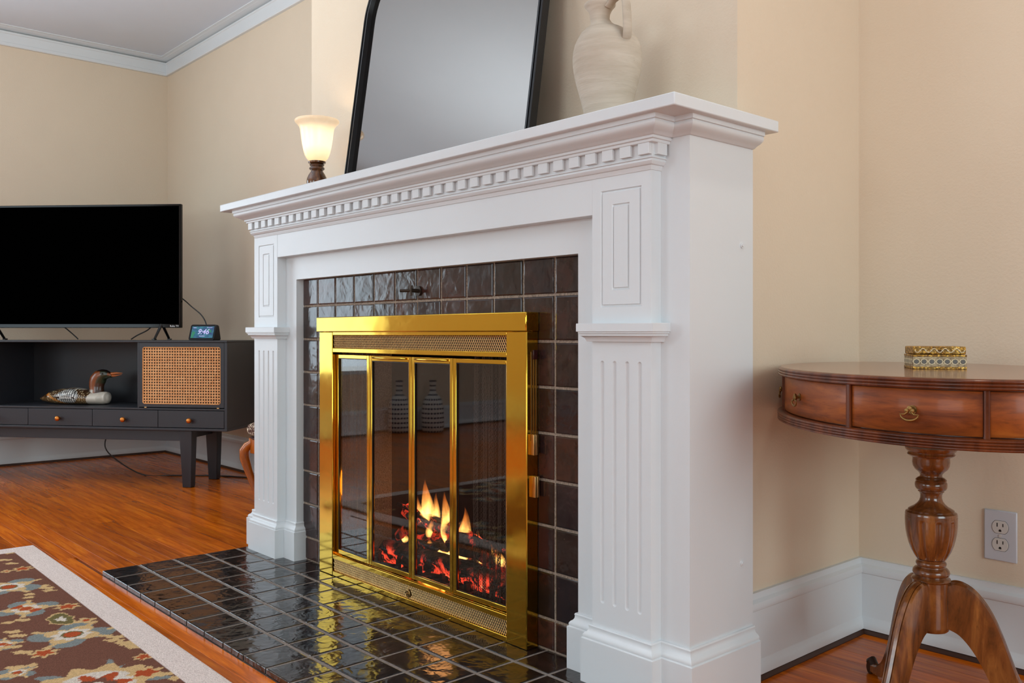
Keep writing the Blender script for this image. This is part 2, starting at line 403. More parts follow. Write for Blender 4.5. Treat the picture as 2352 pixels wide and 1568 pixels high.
# left wall with a window opening off frame
def wall_with_holes(name, axis, pos, a0, a1, holes, out):
    """axis 'x': wall plane x=pos spanning y a0..a1; axis 'y': plane y=pos spanning x"""
    mb = MB(); cuts = sorted(holes)
    def seg(u0, u1, z0, z1):
        if u1 - u0 < 1e-4 or z1 - z0 < 1e-4: return
        p0, p1 = (pos, pos + out * WT) if out > 0 else (pos + out * WT, pos)
        if axis == 'x': mb.box(p0, p1, u0, u1, z0, z1)
        else: mb.box(u0, u1, p0, p1, z0, z1)
    u = a0
    for h0, h1, z0, z1 in cuts:
        seg(u, h0, 0, ZC); seg(h0, h1, 0, z0); seg(h0, h1, z1, ZC); u = h1
    seg(u, a1, 0, ZC)
    return wall(name, mb)
HX = [(-4.55, -2.85, 0.6, 2.1), (-1.45, 0.25, 0.6, 2.1)]
wall_with_holes('wall_south', 'y', YS, XL - WT, XR + WT, HX, -1)
wall_with_holes('wall_east', 'x', XR, YS, YN, [(-0.5, 1.4, 0.6, 2.1)], 1)
wall_with_holes('wall_west', 'x', XL, YS, YN + WT, [(-0.95, 0.60, 0.45, 2.10)], -1)
wall('wall_north_left', MB().box(XL, XB0 + 0.01, YN, YN + WT, 0, ZC))
wall('wall_north_right', MB().box(XB1 - 0.01, XR + WT, YN, YN + WT, 0, ZC))
mb = MB()      # chimney breast, hollow behind the firebox
mb.box(XB0, -2.45, YB, YN + WT, 0, ZC); mb.box(-1.58, XB1, YB, YN + WT, 0, ZC); mb.box(-2.45, -1.58, YB, YN + WT, 0.8, ZC)
mb.box(-2.45, -1.58, 2.15, YN + WT, 0, 0.8)
wall('wall_chimney_breast', mb)
struct(box('ceiling', (XL - WT, XR + WT, YS - WT, YN + WT, ZC, ZC + 0.1), M['ceil']))
# windows off frame
def window(n, axis, pos, a0, a1, z0, z1, out):
    mb = MB(); f = 0.06
    for (u0, u1, w0, w1) in ((a0, a1, z0, z0 + f), (a0, a1, z1 - f, z1), (a0, a0 + f, z0, z1), (a1 - f, a1, z0, z1), (a0, a1, (z0 + z1) / 2 - 0.02, (z0 + z1) / 2 + 0.02)):
        p0, p1 = sorted((pos + out * 0.04, pos + out * 0.09))
        if axis == 'x': mb.box(p0, p1, u0, u1, w0, w1)
        else: mb.box(u0, u1, p0, p1, w0, w1)
    struct(mb.build('window_%d' % n, M['white'], None, None, 0.004))
window(1, 'y', YS, *HX[0][:2], 0.6, 2.1, -1); window(2, 'y', YS, *HX[1][:2], 0.6, 2.1, -1)
window(3, 'x', XR, -0.5, 1.4, 0.6, 2.1, 1); window(4, 'x', XL, -0.95, 0.60, 0.45, 2.10, -1)

# floor: sub floor, boards in view, boards out of view
fl = struct(box('floor', (XL - WT, XR + WT, YS - WT, YN + WT, -0.08, -0.007), M['dark_gap']))
PW = 0.0572
HX0, HX1, HY0, HY1, HZ = -2.928, -1.100, 0.9136, 1.4605, 0.014      # hearth extent
def plank(x0, x1, y0, y1):
    g = 0.0004; c = 0.00015
    x0 += g; x1 -= g; y0 += g; y1 -= g; z = 0.0
    v = [(x0, y0, -0.007), (x1, y0, -0.007), (x1, y1, -0.007), (x0, y1, -0.007), (x0, y0, z - c), (x1, y0, z - c), (x1, y1, z - c), (x0, y1, z - c),
         (x0 + c, y0 + c, z), (x1 - c, y0 + c, z), (x1 - c, y1 - c, z), (x0 + c, y1 - c, z)]
    f = [(0, 1, 5, 4), (1, 2, 6, 5), (2, 3, 7, 6), (3, 0, 4, 7), (4, 5, 9, 8), (5, 6, 10, 9), (6, 7, 11, 10), (7, 4, 8, 11), (8, 9, 10, 11)]
    return v, f
rows = []; y = YN
while y > 0.15: rows.append(y); y -= PW
npl = 0; rest = MB()
rp = random.Random(3)
for r, y1 in enumerate(rows):
    y0 = y1 - PW; spans = []
    x = XL - rp.uniform(0, 1.0)
    while x < XR:
        L = rp.uniform(0.7, 1.9); spans.append((max(x, XL), min(x + L, XR))); x += L
    for (a, b) in spans:
        ps = [(a, b)]
        yc = (y0 + y1) / 2
        if yc > YB - 0.03:     # breast
            ps = [q for q in ((a, min(b, XB0 - 0.0)), (max(a, XB1), b)) if q[1] - q[0] > 0.03]
        elif yc > HY0 - 0.02:
            ps = [q for q in ((a, min(b, HX0 - 0.002)), (max(a, HX1 + 0.002), b)) if q[1] - q[0] > 0.03]
        for (p, q) in ps:
            yy0 = y0; yy1 = min(y1, HY0 - 0.002) if (yc <= HY0 - 0.02 and y1 > HY0 - 0.002 and q > HX0 and p < HX1) else y1
            vis = (q < HX0 + 0.6 and p < -1.6) or (p > -1.2 and p < 0.2 and yc > 1.45) or (yc < HY0 and p < -1.6)
            v_, f_ = plank(p, q, yy0, yy1)
            if vis and npl < 290:
                cx_, cy_ = (p + q) / 2, (yy0 + yy1) / 2
                o = obj('plank', [(a_ - cx_, b_ - cy_, c_) for a_, b_, c_ in v_], f_, M['plank'], fl); o.location = (cx_, cy_, 0); npl += 1
            else: rest.add(v_, f_)
y = rows[-1] - PW
while y > YS:
    x = XL - rp.uniform(0, 1.0)
    while x < XR:
        L = rp.uniform(1.2, 2.6); rest.add(*plank(max(x, XL), min(x + L, XR), max(y - PW, YS), y)); x += L
    y -= PW
o = rest.build('floorboards', M['plank_far'], fl, fix=False); o['kind'] = 'stuff'

# base mouldings
BBP = [(0, 0.012), (0.024, 0.012), (0.024, 0.020), (0.021, 0.030), (0.016, 0.040), (0.0155, 0.0425), (0.0155, 0.148), (0.0185, 0.150), (0.020, 0.156), (0.018, 0.166), (0.011, 0.172), (0.009, 0.180), (0.009, 0.185), (0, 0.185)]
def baseboard(name, path):
    o = struct(MB().sweep(path, BBP).build(name, M['white'], None, 35))
    q = MB().sweep(path, [(0, -0.004), (0.028, -0.004), (0.028, 0.002), (0.023, 0.010), (0, 0.0125)]).build('shoe_strip', simple('stained_shoe', (62, 34, 20), 0.5), o, 30)
baseboard('baseboard_left', [(XL, YS), (XL, YN), (XB0, YN), (XB0, YB)])
baseboard('baseboard_right', [(XB1, 1.655), (XB1, YN), (XR, YN), (XR, YS)][::1])
baseboard('baseboard_south', [(XR, YS), (XL, YS)])
# picture rail moulding and ceiling trim
def crown(name, path, nm=1):
    a = struct(MB().sweep(path, [(0, 2.383), (0.016, 2.383), (0.019, 2.387), (0.019, 2.402), (0.0165, 2.404), (0.0165, 2.450), (0.021, 2.454), (0.021, 2.462), (0.014, 2.4675), (0, 2.4675)]).build(name, M['white'], None, 35))
    b = MB().sweep(path, [(0, 2.472), (0.010, 2.472), (0.020, 2.4775), (0.040, 2.4800), (0.043, 2.4825), (0.050, 2.4835), (0.062, 2.4855), (0.062, 2.4902), (0, 2.4902)]).build('ceiling_bead', M['white'], a, 35)
crown('trim_1', [(XL, YS), (XL, YN), (XB0, YN), (XB0, YB), (XB1, YB), (XB1, YN), (XR, YN), (XR, YS), (XL, YS)])

# ================================================================== HEARTH
he = thing('hearth', 'low floor hearth of glossy black square tiles with grey grout in front of the fireplace', 'hearth')
box('mortar_bed', (HX0 + 0.002, HX1 - 0.002, HY0 + 0.002, 1.62, -0.006, 0.0130), M['hgrout'], he)
def tile_mesh(name, sx, sy, t, mat, soft=0.0035, rise=0.0016):
    a, b = sx / 2, sy / 2; v = []
    for (i, z) in ((0, 0), (0, t - rise), (soft * 0.35, t - rise * 0.35), (soft, t)):
        v += [(-a + i, -b + i, z), (a - i, -b + i, z), (a - i, b - i, z), (-a + i, b - i, z)]
    f = []
    for k in range(3):
        for j in range(4): f.append((k * 4 + j, k * 4 + (j + 1) % 4, k * 4 + 4 + (j + 1) % 4, k * 4 + 4 + j))
    f.append((12, 13, 14, 15))
    me = bpy.data.meshes.new(name); me.from_pydata(v, [], f); me.materials.append(mat)
    for p in me.polygons: p.use_smooth = True
    me.set_sharp_from_angle(angle=radians(10))
    return me
rt = random.Random(11)
HP = 0.1095; hm = {}
for i in range(17):
    for j in range(5):
        x0 = HX0 + i * HP + (0 if i == 0 else 0.003); x1 = min(HX0 + (i + 1) * HP - 0.003, HX1)
        y0 = HY0 + j * HP + (0 if j == 0 else 0.004); y1 = HY0 + (j + 1) * HP - 0.004
        key = (round(x1 - x0, 4), round(y1 - y0, 4))
        if key not in hm: hm[key] = tile_mesh('tile', key[0], key[1], 0.0135, M['hearth'])
        o = bpy.data.objects.new('tile', hm[key]); COL.objects.link(o); o.parent = he
        o.location = ((x0 + x1) / 2, (y0 + y1) / 2, 0.0008)
        o.rotation_euler = (rt.uniform(-.003, .003), rt.uniform(-.003, .003), rt.uniform(-.004, .004))
anchor(he, (-2.014, 1.18, 0))

# ================================================================== TILED FIREPLACE FACE + FIREBOX
fs = thing('fireplace_surround', 'dark brown glazed tile face around the firebox inside the white mantel', 'fireplace')
mb = MB(); FX0, FX1, FZ1 = -2.42, -1.592, 0.72
mb.box(-2.70, FX0, 1.4560, 1.6448, 0.0, 0.95); mb.box(FX1, -1.33, 1.4560, 1.6448, 0.0, 0.95); mb.box(FX0, FX1, 1.4560, 1.6448, FZ1, 0.95)
mb.build('mortar_face', M['grout'], fs)
TP = 0.1078
xs = [-2.0161 + TP * k for k in range(-6, 7)]
zs = [0.9262, 0.8398] + [0.7320 - 0.1075 * k for k in range(7)] + [0.0150]
zs = [0.9262, 0.8398, 0.7319, 0.6251, 0.5180, 0.4090, 0.3030, 0.1969, 0.0876, 0.0170]
tm = {}
for j in range(9):
    for i in range(12):
        x0, x1 = max(xs[i], -2.6505), min(xs[i + 1], -1.3765)
        if j >= 2 and (x0 > -2.46 and x1 < -1.57): continue
        g = 0.0032
        a, b = x0 + g, x1 - g
        if i == 0: a = x0 + 0.0005
        if i == 11: b = x1
        z0, z1 = zs[j + 1] + g, zs[j] - (g if j else 0.0006)
        if j == 8: z0 = 0.0185
        key = (round(b - a, 4), round(z1 - z0, 4))
        if key not in tm: tm[key] = tile_mesh('tile', key[0], key[1], 0.0115, M['tile'], 0.0034, 0.0018)
        o = bpy.data.objects.new('tile', tm[key]); COL.objects.link(o); o.parent = fs
        o.location = ((a + b) / 2, 1.4645, (z0 + z1) / 2)
        o.rotation_euler = (radians(90) + rt.uniform(-.008, .008), rt.uniform(-.006, .006), rt.uniform(-.008, .008))
# damper key in the top tile row
k = MB(); k.tube([(-2.006, 1.452, 0.867), (-2.006, 1.448, 0.867)], 0.0135, 16).tube([(-2.006, 1.450, 0.867), (-2.0065, 1.425, 0.868)], 0.0055, 10)
k.tube([(-2.006, 1.4265, 0.8535), (-2.0075, 1.4262, 0.867), (-2.006, 1.4265, 0.8815)], lambda i: 0.0048 if i == 1 else 0.0034, 8)
k.tube([(-2.0065, 1.4255, 0.867), (-2.034, 1.410, 0.8672)], lambda i: 0.0042, 8)
k.build('damper_key', simple('oxidised_iron', (58, 46, 36), 0.45, 0.6), fs, 40)
anchor(fs, (-2.014, 1.52, 0))

fb = thing('firebox', 'soot-black brick firebox behind the glass doors', 'firebox')
mb = MB(); y0, y1 = 1.475, 2.12
box("side_wall", (FX0 - 0.03, FX0, 1.6455, y1, 0.0, 0.79), M["soot"], fb); box("side_wall", (FX1, FX1 + 0.03, 1.6455, y1, 0.0, 0.79), M["soot"], fb)
pass
box('back_wall', (FX0, FX1, 1.98, 2.1, 0.0, 0.79), M['soot'], fb)
box('firebox_floor', (FX0, FX1, 1.47, 1.98, 0.0015, 0.018), M['soot'], fb)
box('smoke_shelf', (FX0, FX1, 1.62, 1.98, 0.74, 0.79), M['soot'], fb)
anchor(fb, (-2.006, 1.75, 0))

# ================================================================== MANTEL
mp = thing('mantelpiece', 'large white painted wooden mantelpiece with dentil cornice and fluted pilasters', 'mantelpiece')
XC = -2.014
PO, PI_, BO, CI = 0.8665, 0.7075, 0.938, 0.636        # half widths: pilaster outer/inner, side board, opening
YP, YC = 1.3975, 1.4285                                # pilaster face, casing face
ZBOT, ZCOR, ZSH = 0.014, 1.171, 1.1955
# casing boards (flat inner frame) and returns to the tile
mb = MB()
for s in (-1, 1):
    a, b = sorted((XC + s * CI, XC + s * BO)); mb.box(a, b, YC, 1.4562, ZBOT, ZCOR)
    a, b = sorted((XC + s * (BO - 0.02), XC + s * BO)); mb.box(a, b, 1.4562, YB + (0.001), 0.0, ZCOR)
mb.box(XC - CI, XC + CI, YC, 1.4562, 0.9262, ZCOR)
mb.build('casing', M['white'], mp)
# frieze board flush with the pilasters
box('frieze', (XC - PI_ - 0.0002, XC + PI_ + 0.0002, YP + 0.0004, YC + 0.002, 1.0008, ZCOR), M['white'], mp, 0.0012)
def pilaster(s):
    a, b = sorted((XC + s * PI_, XC + s * PO)); mid = (a + b) / 2
    o = box('pilaster', (a, b, YP, YC + 0.001, ZBOT, 1.10), M['white'], mp)
    cut = []
    for dx in (-0.0507, -0.0168, 0.0172, 0.0506):
        x = mid + dx; c = MB(); r = 0.0062; yy = YP - 0.0026; pts = []
        z0, z1 = 0.184 + r, 0.694 - r; n = 14; seg = 5
        prof = [(r * sin(pi / 2 * k / seg), z0 - r * cos(pi / 2 * k / seg)) for k in range(1, seg + 1)] + [(r * cos(pi / 2 * k / seg), z1 + r * sin(pi / 2 * k / seg)) for k in range(0, seg)]
        c.lathe(prof, n, (x, yy, 0)); cut.append(c.build('cutter', None))
    for (hw, z0, z1) in ((0.0558, 0.8045, 1.0487), (0.0241, 0.8395, 1.0187)):
        c = MB(); wv = 0.0066; yo, yi = YP - 0.001, YP + 0.0030
        # square-section groove ring with sloping inner side
        def ring(d, y): return [(mid - hw + d, y, z0 + d), (mid + hw - d, y, z0 + d), (mid + hw - d, y, z1 - d), (mid - hw + d, y, z1 - d)]
        v = ring(0, yo) + ring(wv, yo) + ring(wv - 0.0012, yi) + ring(0.0026, yi); f = []
        for k in range(4):
            k2 = (k + 1) % 4
            for q in range(4):
                q2 = (q + 1) % 4; f.append((q * 4 + k, q * 4 + k2, q2 * 4 + k2, q2 * 4 + k))
        c.add(v, f); cut.append(c.build('cutter', None))
    boolean(o, cut)
    for p in o.data.polygons: p.use_smooth = True
    o.data.set_sharp_from_angle(angle=radians(28))
    # capital block
    pa = [(a, YC), (a, YP), (b, YP), (b, YC)] if a < b else None
    MB().sweep(pa, [(0, 0.733), (0.0085, 0.7335), (0.0095, 0.736), (0.0115, 0.7405), (0.0160, 0.7445), (0.0185, 0.7455), (0.0185, 0.7495), (0.0215, 0.7505), (0.0215, 0.7535), (0.0245, 0.7545), (0.0245, 0.7705), (0.0235, 0.7715), (0, 0.7715)]).build('capital', M['white'], mp, 32)
    # plinth with cove cap
    PLP = [(0, ZBOT), (0.0178, ZBOT), (0.0178, 0.1062), (0.0168, 0.1068), (0.0142, 0.1080), (0.0150, 0.1105), (0.0145, 0.1140), (0.0120, 0.1175), (0.0078, 0.1205), (0.0058, 0.1240), (0.0052, 0.1290), (0.0060, 0.1325), (0.0045, 0.1350), (0, 0.1352)]
    MB().sweep(pa, PLP).build('plinth', M['white'], mp, 30)
    if s > 0: pb = [(b, YC), (XC + BO, YC), (XC + BO, YB)]; pc = [(XC + CI, 1.4562), (XC + CI, YC), (a, YC)]
    else: pb = [(XC - BO, YB), (XC - BO, YC), (a, YC)]; pc = [(b, YC), (XC - CI, YC), (XC - CI, 1.4562)]
    PLB = [(o_ * 1.12, z if z != ZBOT else ZBOT - 0.0005) for o_, z in PLP]
    MB().sweep(pb, PLB).build('plinth', M['white'], mp, 30)
    MB().sweep(pc, [(o_ * 1.0, z) for o_, z in PLP]).build('plinth', M['white'], mp, 30)
for s in (-1, 1): pilaster(s)
# cornice: crown moulding over the dentil course
CY = [(0, 1.1385), (0.0035, 1.1385), (0.0050, 1.1392), (0.0085, 1.1418), (0.0125, 1.1440), (0.0180, 1.1462), (0.0225, 1.1490), (0.0262, 1.1525), (0.0275, 1.1565), (0.0270, 1.1592), (0.0262, 1.1600), (0.0262, 1.1612), (0.0300, 1.1618), (0.0300, 1.1712), (0, 1.1712)]
fp = [(XC - PO, YC), (XC - PO, YP), (XC + PO, YP), (XC + PO, YC)]
MB().sweep(fp, [(0.0, 1.1385)] + [(o_ + 0.0275, z) for o_, z in CY[1:-1]] + [(0, 1.1712)]).build('crown_moulding', M['white'], mp, 30)
MB().sweep([(XC - BO, YB), (XC - BO, YC), (XC + BO, YC), (XC + BO, YB)], CY).build('crown_moulding', M['white'], mp, 30)
MB().sweep(fp, [(0, 1.1265), (0.0215, 1.1265), (0.0225, 1.1275), (0.0230, 1.1320), (0.0268, 1.1328), (0.0275, 1.1338), (0.0275, 1.1385), (0, 1.1385)]).build('fillet', M['white'], mp, 30)
MB().sweep(fp, [(0, 1.0765), (0.0018, 1.0765), (0.0030, 1.0805), (0.0046, 1.0838), (0.0048, 1.0852), (0.0080, 1.0860), (0.0105, 1.0885), (0.0128, 1.0925), (0.0122, 1.0960), (0.0118, 1.0970), (0.0150, 1.0976), (0.0150, 1.0996), (0.0118, 1.1002), (0.0118, 1.1265), (0, 1.1265)]).build('bed_moulding', M['white'], mp, 30)
nd = 37; wd = 0.0282; span = 2 * (PO + 0.0118); pitch = (span + 0.0199) / nd
dm = MB().box(-wd / 2, wd / 2, -0.0095, 0.0, -0.0112, 0.0112); dme = None
for k in range(nd):
    x = XC - PO - 0.0118 + wd / 2 + k * pitch - (0.0 if k else 0.0)
    if dme is None:
        o = dm.build('dentil', M['white'], mp, None, 0.0007); dme = o.data
    else:
        o = bpy.data.objects.new('dentil', dme); COL.objects.link(o); o.parent = mp
        b_ = o.modifiers.new('bevel', 'BEVEL'); b_.width = 0.0007; b_.segments = 2; b_.limit_method = 'ANGLE'
    o.location = (x, YP - 0.0118, 1.1153)
for s in (-1, 1):
    for q in (0.012,):
        o = bpy.data.objects.new('dentil', dme); COL.objects.link(o); o.parent = mp
        o.location = (XC + s * (PO + 0.0118), YP + q - 0.002, 1.1153); o.rotation_euler = (0, 0, s * radians(90))
# shelf with notches round the chimney breast
SH, SF = 0.983, 1.3225
mb = MB(); zz = (1.1712, ZSH)
out = [(XC - SH, SF), (XC + SH, SF), (XC + SH, 1.673), (XB1 + 0.0005, 1.673), (XB1 + 0.0005, YB - 0.0005), (XB0 - 0.0005, YB - 0.0005), (XB0 - 0.0005, 1.673), (XC - SH, 1.673)]
mb.prism([(p[0], p[1]) for p in out], zz[0], zz[1], None, 'z'); mb.build('shelf', M['white'], mp, None, 0.0022)
for z in (0.934, 0.272):
    y = 1.605; x = XC + BO
    MB().tube([(x - 0.001, y, z), (x + 0.0022, y, z)], 0.0062, 18).tube([(x + 0.002, y, z), (x + 0.0042, y, z)], 0.0034, 12).build('screw_cap', M['white'], mp, 40)
anchor(mp, (XC, 1.5, 0))

# ================================================================== BRASS FIRE SCREEN
fd = thing('fireplace_doors', 'polished brass fireplace door set with four smoked glass bifold panes', 'fireplace doors')
BX0, BX1, BY = -2.4805, -1.5315, 1.4160
# side stiles (front + side returns)
for (a, b) in ((BX0, -2.4025), (-1.6035, BX1)):
    o = box('stile', (a, b, BY, 1.4525, HZ + 0.0005, 0.7555), M['brass'], fd, 0.002)
box('top_hood', (BX0 - 0.010, BX1 + 0.003, BY - 0.005, 1.4527, 0.7552, 0.8008), M['brass'], fd, 0.0025)
# top and bottom rails around the grilles
mb = MB().box(-2.4025, -1.6035, BY + 0.001, BY + 0.012, 0.7455, 0.7552).box(-2.4025, -1.6035, BY + 0.001, BY + 0.012, 0.6935, 0.7058)
mb.box(-2.4025, -1.6035, BY + 0.012, BY + 0.03, 0.6935, 0.696); mb.build('top_rail', M['brass'], fd, None, 0.001)
mb = MB().box(-2.4025, -1.6035, BY + 0.001, BY + 0.010, 0.0665, 0.0795).box(-2.4025, -1.6035, BY + 0.001, BY + 0.012, HZ + 0.001, 0.0285)
mb.box(-2.4025, -1.6035, BY + 0.010, BY + 0.03, 0.0755, 0.0795); mb.build('bottom_rail', M['brass'], fd, None, 0.001)
def grille(z0, z1, rows):
    mb = MB(); x0, x1 = -2.4025, -1.6035; px = 0.0076; hh = (z1 - z0) / rows; n = int((x1 - x0) / px); t = 0.0006; y = BY + 0.006
    for r in range(rows):
        for i in range(n):
            for (xa, za, xb, zb) in ((x0 + i * px, z0 + r * hh, x0 + (i + 0.5) * px, z0 + (r + 1) * hh), (x0 + (i + 0.5) * px, z0 + (r + 1) * hh, x0 + (i + 1) * px, z0 + r * hh)):
                if r % 2: za, zb = (z0 + (r + 1) * hh if za < z0 + (r + 0.5) * hh else z0 + r * hh), (z0 + (r + 1) * hh if zb < z0 + (r + 0.5) * hh else z0 + r * hh)
                mb.add([(xa - t, y - 0.0005, za), (xa + t, y + 0.0005, za), (xb + t, y + 0.0005, zb), (xb - t, y - 0.0005, zb)], [(0, 1, 2, 3)])
    o = mb.build('vent_grille', M['grille'], fd, fix=False); o['kind'] = 'stuff'
    o = box('grille_backing', (x0, x1, BY + 0.016, BY + 0.018, z0, z1), M['slot_black'], fd)
grille(0.7058, 0.7455, 6); grille(0.0285, 0.0665, 6)
# air knob
MB().lathe([(0.0105, 0), (0.0105, 0.004), (0.0085, 0.0052), (0.0080, 0.004), (0.0062, 0.004), (0.0056, 0.0062), (0.0030, 0.0062), (0.0028, 0.008), (0.0002, 0.0088)], 28).build('air_knob', M['brass_dull'], fd, 50)
o = [c for c in COL.objects if c.name.startswith('air_knob')][0]; o.rotation_euler = (radians(90), 0, 0); o.location = (-2.007, BY + 0.004, 0.0445)
# damper levers and slotted slide on the right side return
mb = MB().box(BX1, BX1 + 0.0012, 1.4290, 1.4330, 0.5, 0.708).box(BX1, BX1 + 0.0012, 1.4370, 1.4405, 0.5, 0.708).box(BX1, BX1 + 0.0012, 1.4445, 1.448, 0.5, 0.708)
mb.build('slide_track', M['brass_dull'], fd, None, 0.0003)
MB().box(BX1, BX1 + 0.006, 1.4325, 1.446, 0.690, 0.712).build('slide_stop', simple('oxblood_plastic', (52, 18, 16), 0.3), fd, None, 0.001)
for (ya, z0, z1) in ((1.4295, 0.467, 0.515), (1.4335, 0.368, 0.417)):
    mb = MB().box(BX1, BX1 + 0.0105, ya, ya + 0.0035, z0, z1).box(BX1, BX1 + 0.0105, ya + 0.006, ya + 0.013, z0, z1)
    mb.build('damper_lever', M['grille'], fd, None, 0.0008)
# four glazed doors: stiles, rails and pane each; hinge line stands slightly proud
xe = [-2.4010, -2.2120, -2.0065, -1.8205, -1.6045]
fold = 0.0028
yd = [BY + 0.0115, BY + 0.0115 - fold, BY + 0.0115, BY + 0.0115 - fold, BY + 0.0115]
for i in range(4):
    xa, xb = xe[i] + 0.0008, xe[i + 1] - 0.0008; W_ = xb - xa
    ang = math.atan2(yd[i + 1] - yd[i], xe[i + 1] - xe[i])
    T = Matrix.Translation((xa, yd[i], 0)) @ Matrix.Rotation(ang, 4, 'Z')
    z0, z1 = 0.0830, 0.6870; st = 0.0125; rt_ = 0.0115 if i in (0, 3) else 0.0155; rb = 0.0120; D = 0.010
    door = MB().box(0, st, 0, D, z0, z1, T).box(W_ - st, W_, 0, D, z0, z1, T).box(st, W_ - st, 0, D, z1 - rt_, z1, T).box(st, W_ - st, 0, D, z0, z0 + rb, T)
    d = door.build('door_frame', M['brass'], fd, None, 0.0012)
    MB().box(st - 0.001, W_ - st + 0.001, 0.0045, 0.0065, z0 + rb - 0.001, z1 - rt_ + 0.001, T).build('glass_pane', M['glass'], d)
    mb = MB()
    for (a, b, c, e) in ((st, st + 0.0016, z0 + rb, z1 - rt_), (W_ - st - 0.0016, W_ - st, z0 + rb, z1 - rt_), (st, W_ - st, z0 + rb, z0 + rb + 0.0016), (st, W_ - st, z1 - rt_ - 0.0016, z1 - rt_)):
        mb.box(a, b, 0.0012, 0.0045, c, e, T)
    mb.build('pane_gasket', M['frame_black'], d)
    if i in (1, 2):
        pts = [T @ Vector((W_ * t, -0.0035 - 0.010 * sin(pi * (t - 0.1) / 0.8), z1 - 0.0060)) for t in [0.1 + 0.8 * q / 12 for q in range(13)]]
        MB().tube(pts, lambda k: (0.0034 if 0 < k < 12 else 0.002, 0.0034 if 0 < k < 12 else 0.002), 10).build('handle', M['brass'], d, 50)
anchor(fd, (-2.006, 1.435, HZ))

# spark screen curtains: fine zigzag wire hung behind the glass at both sides
def curtain(x0, x1, label):
    mb = MB(); nx = int((x1 - x0) / 0.0042); nz = 92; z0, z1 = 0.035, 0.695
    for i in range(nx):
        for j in range(nz):
            for s in (0, 1):
                u0 = i + (0.5 if (j + s) % 2 else 0.0); u1 = i + (0.0 if (j + s) % 2 else 0.5)
                def pt(u, jj):
                    x = x0 + u * 0.0042; return Vector((x, 1.470 + 0.012 * sin(x * 210) + 0.004 * sin(x * 90 + jj * 0.03), z0 + (z1 - z0) * jj / nz))
                if s == 1: continue
                a, b = pt(u0, j), pt(u1, j + 1); t = 0.00042
                mb.add([(a.x - t, a.y - t, a.z), (a.x + t, a.y + t, a.z), (b.x + t, b.y + t, b.z), (b.x - t, b.y - t, b.z)], [(0, 1, 2, 3)])
                a, b = pt(i + (0.0 if j % 2 else 0.5), j), pt(i + (0.5 if j % 2 else 0.0) , j + 1)
                mb.add([(a.x - t + 0.0021, a.y - t, a.z), (a.x + t + 0.0021, a.y + t, a.z), (b.x + t + 0.0021, b.y + t, b.z), (b.x - t + 0.0021, b.y - t, b.z)], [(0, 1, 2, 3)])
    o = mb.build('spark_curtain', M['mesh'], None, fix=False); tag(o, label, 'fire screen', 'spark curtains behind the fireplace glass'); o['kind'] = 'stuff'
    return o
M['mesh'] = simple('chain_mesh', (96, 88, 82), 0.4, 0.6)
curtain(-2.415, -2.285, 'metal mesh spark curtain gathered at the left behind the glass doors')
curtain(-1.790, -1.612, 'metal mesh spark curtain gathered at the right behind the glass doors')

# ================================================================== FIRE
gr = MB()
for k in range(7):
    x = -2.34 + k * 0.108; gr.box(x - 0.006, x + 0.006, 1.54, 1.80, 0.030, 0.042)
    gr.box(x - 0.006, x + 0.006, 1.535, 1.547, 0.030, 0.075)
gr.box(-2.36, -1.67, 1.56, 1.572, 0.020, 0.031); gr.box(-2.36, -1.67, 1.76, 1.772, 0.020, 0.031)
for x in (-2.33, -1.70):
    for y in (1.566, 1.766): gr.box(x - 0.006, x + 0.006, y - 0.006, y + 0.006, 0.018, 0.031)
tag(gr.build('fire_grate', M['frame_black'], None, None, 0.001), 'black iron bar grate under the burning logs', 'grate')

def log(p0, p1, r0, r1, label, glow, seed, n=24, seg=26):
    rn = random.Random(seed); A, B = Vector(p0), Vector(p1); c = (A + B) / 2
    ax = (B - A).normalized(); X = ax.cross(Vector((0, 0, 1))).normalized(); Y = X.cross(ax)
    ph = [rn.uniform(0, 6.28) for _ in range(8)]
    v = []; gl = []
    for i in range(seg + 1):
        t = i / seg; p = A.lerp(B, t) + X * 0.008 * sin(5 * t + ph[0]) + Y * 0.006 * sin(7 * t + ph[1]); r = r0 + (r1 - r0) * t
        for j in range(n):
            a = 2 * pi * j / n
            rr = r * (1 + 0.10 * sin(3 * a + ph[2] + 3 * t) + 0.07 * sin(5 * a + ph[3] - 6 * t) + 0.09 * sin(23 * t + 2 * a + ph[4]) + 0.05 * sin(47 * t - 5 * a + ph[5]) + rn.uniform(-0.08, 0.08))
            rr *= 0.82 if i in (0, seg) else 1
            v.append(tuple(p + X * rr * cos(a) + Y * rr * sin(a) - c))
            gl.append(glow(t, a) * rn.uniform(0.7, 1.15))
    f = []
    for i in range(seg):
        for j in range(n): j2 = (j + 1) % n; f.append((i * n + j, i * n + j2, (i + 1) * n + j2, (i + 1) * n + j))
    f.append(tuple(range(n))[::-1]); f.append(tuple(seg * n + j for j in range(n)))
    me = bpy.data.meshes.new('log'); me.from_pydata(v, [], f); me.materials.append(M['log'])
    at = me.attributes.new('glow', 'FLOAT', 'POINT'); at.data.foreach_set('value', gl)
    for p in me.polygons: p.use_smooth = True
    bm = bmesh.new(); bm.from_mesh(me); bmesh.ops.recalc_face_normals(bm, faces=bm.faces); bm.to_mesh(me); bm.free()
    o = bpy.data.objects.new('log', me); COL.objects.link(o); o.location = c
    tag(o, label, 'log', 'burning logs'); return o
up = lambda a: max(0.0, sin(a))
log((-2.36, 1.585, 0.082), (-1.66, 1.575, 0.078), 0.031, 0.030, 'thick charred front log with a glowing red lower edge on the grate', lambda t, a: max(0, -0.35 + 1.6 * max(0, sin(a + 2.25))) + 0.05, 1)
log((-2.33, 1.70, 0.085), (-1.68, 1.67, 0.085), 0.042, 0.036, 'dark rear log low on the grate behind the front log', lambda t, a: 0.35 * up(a) + 0.1, 2)
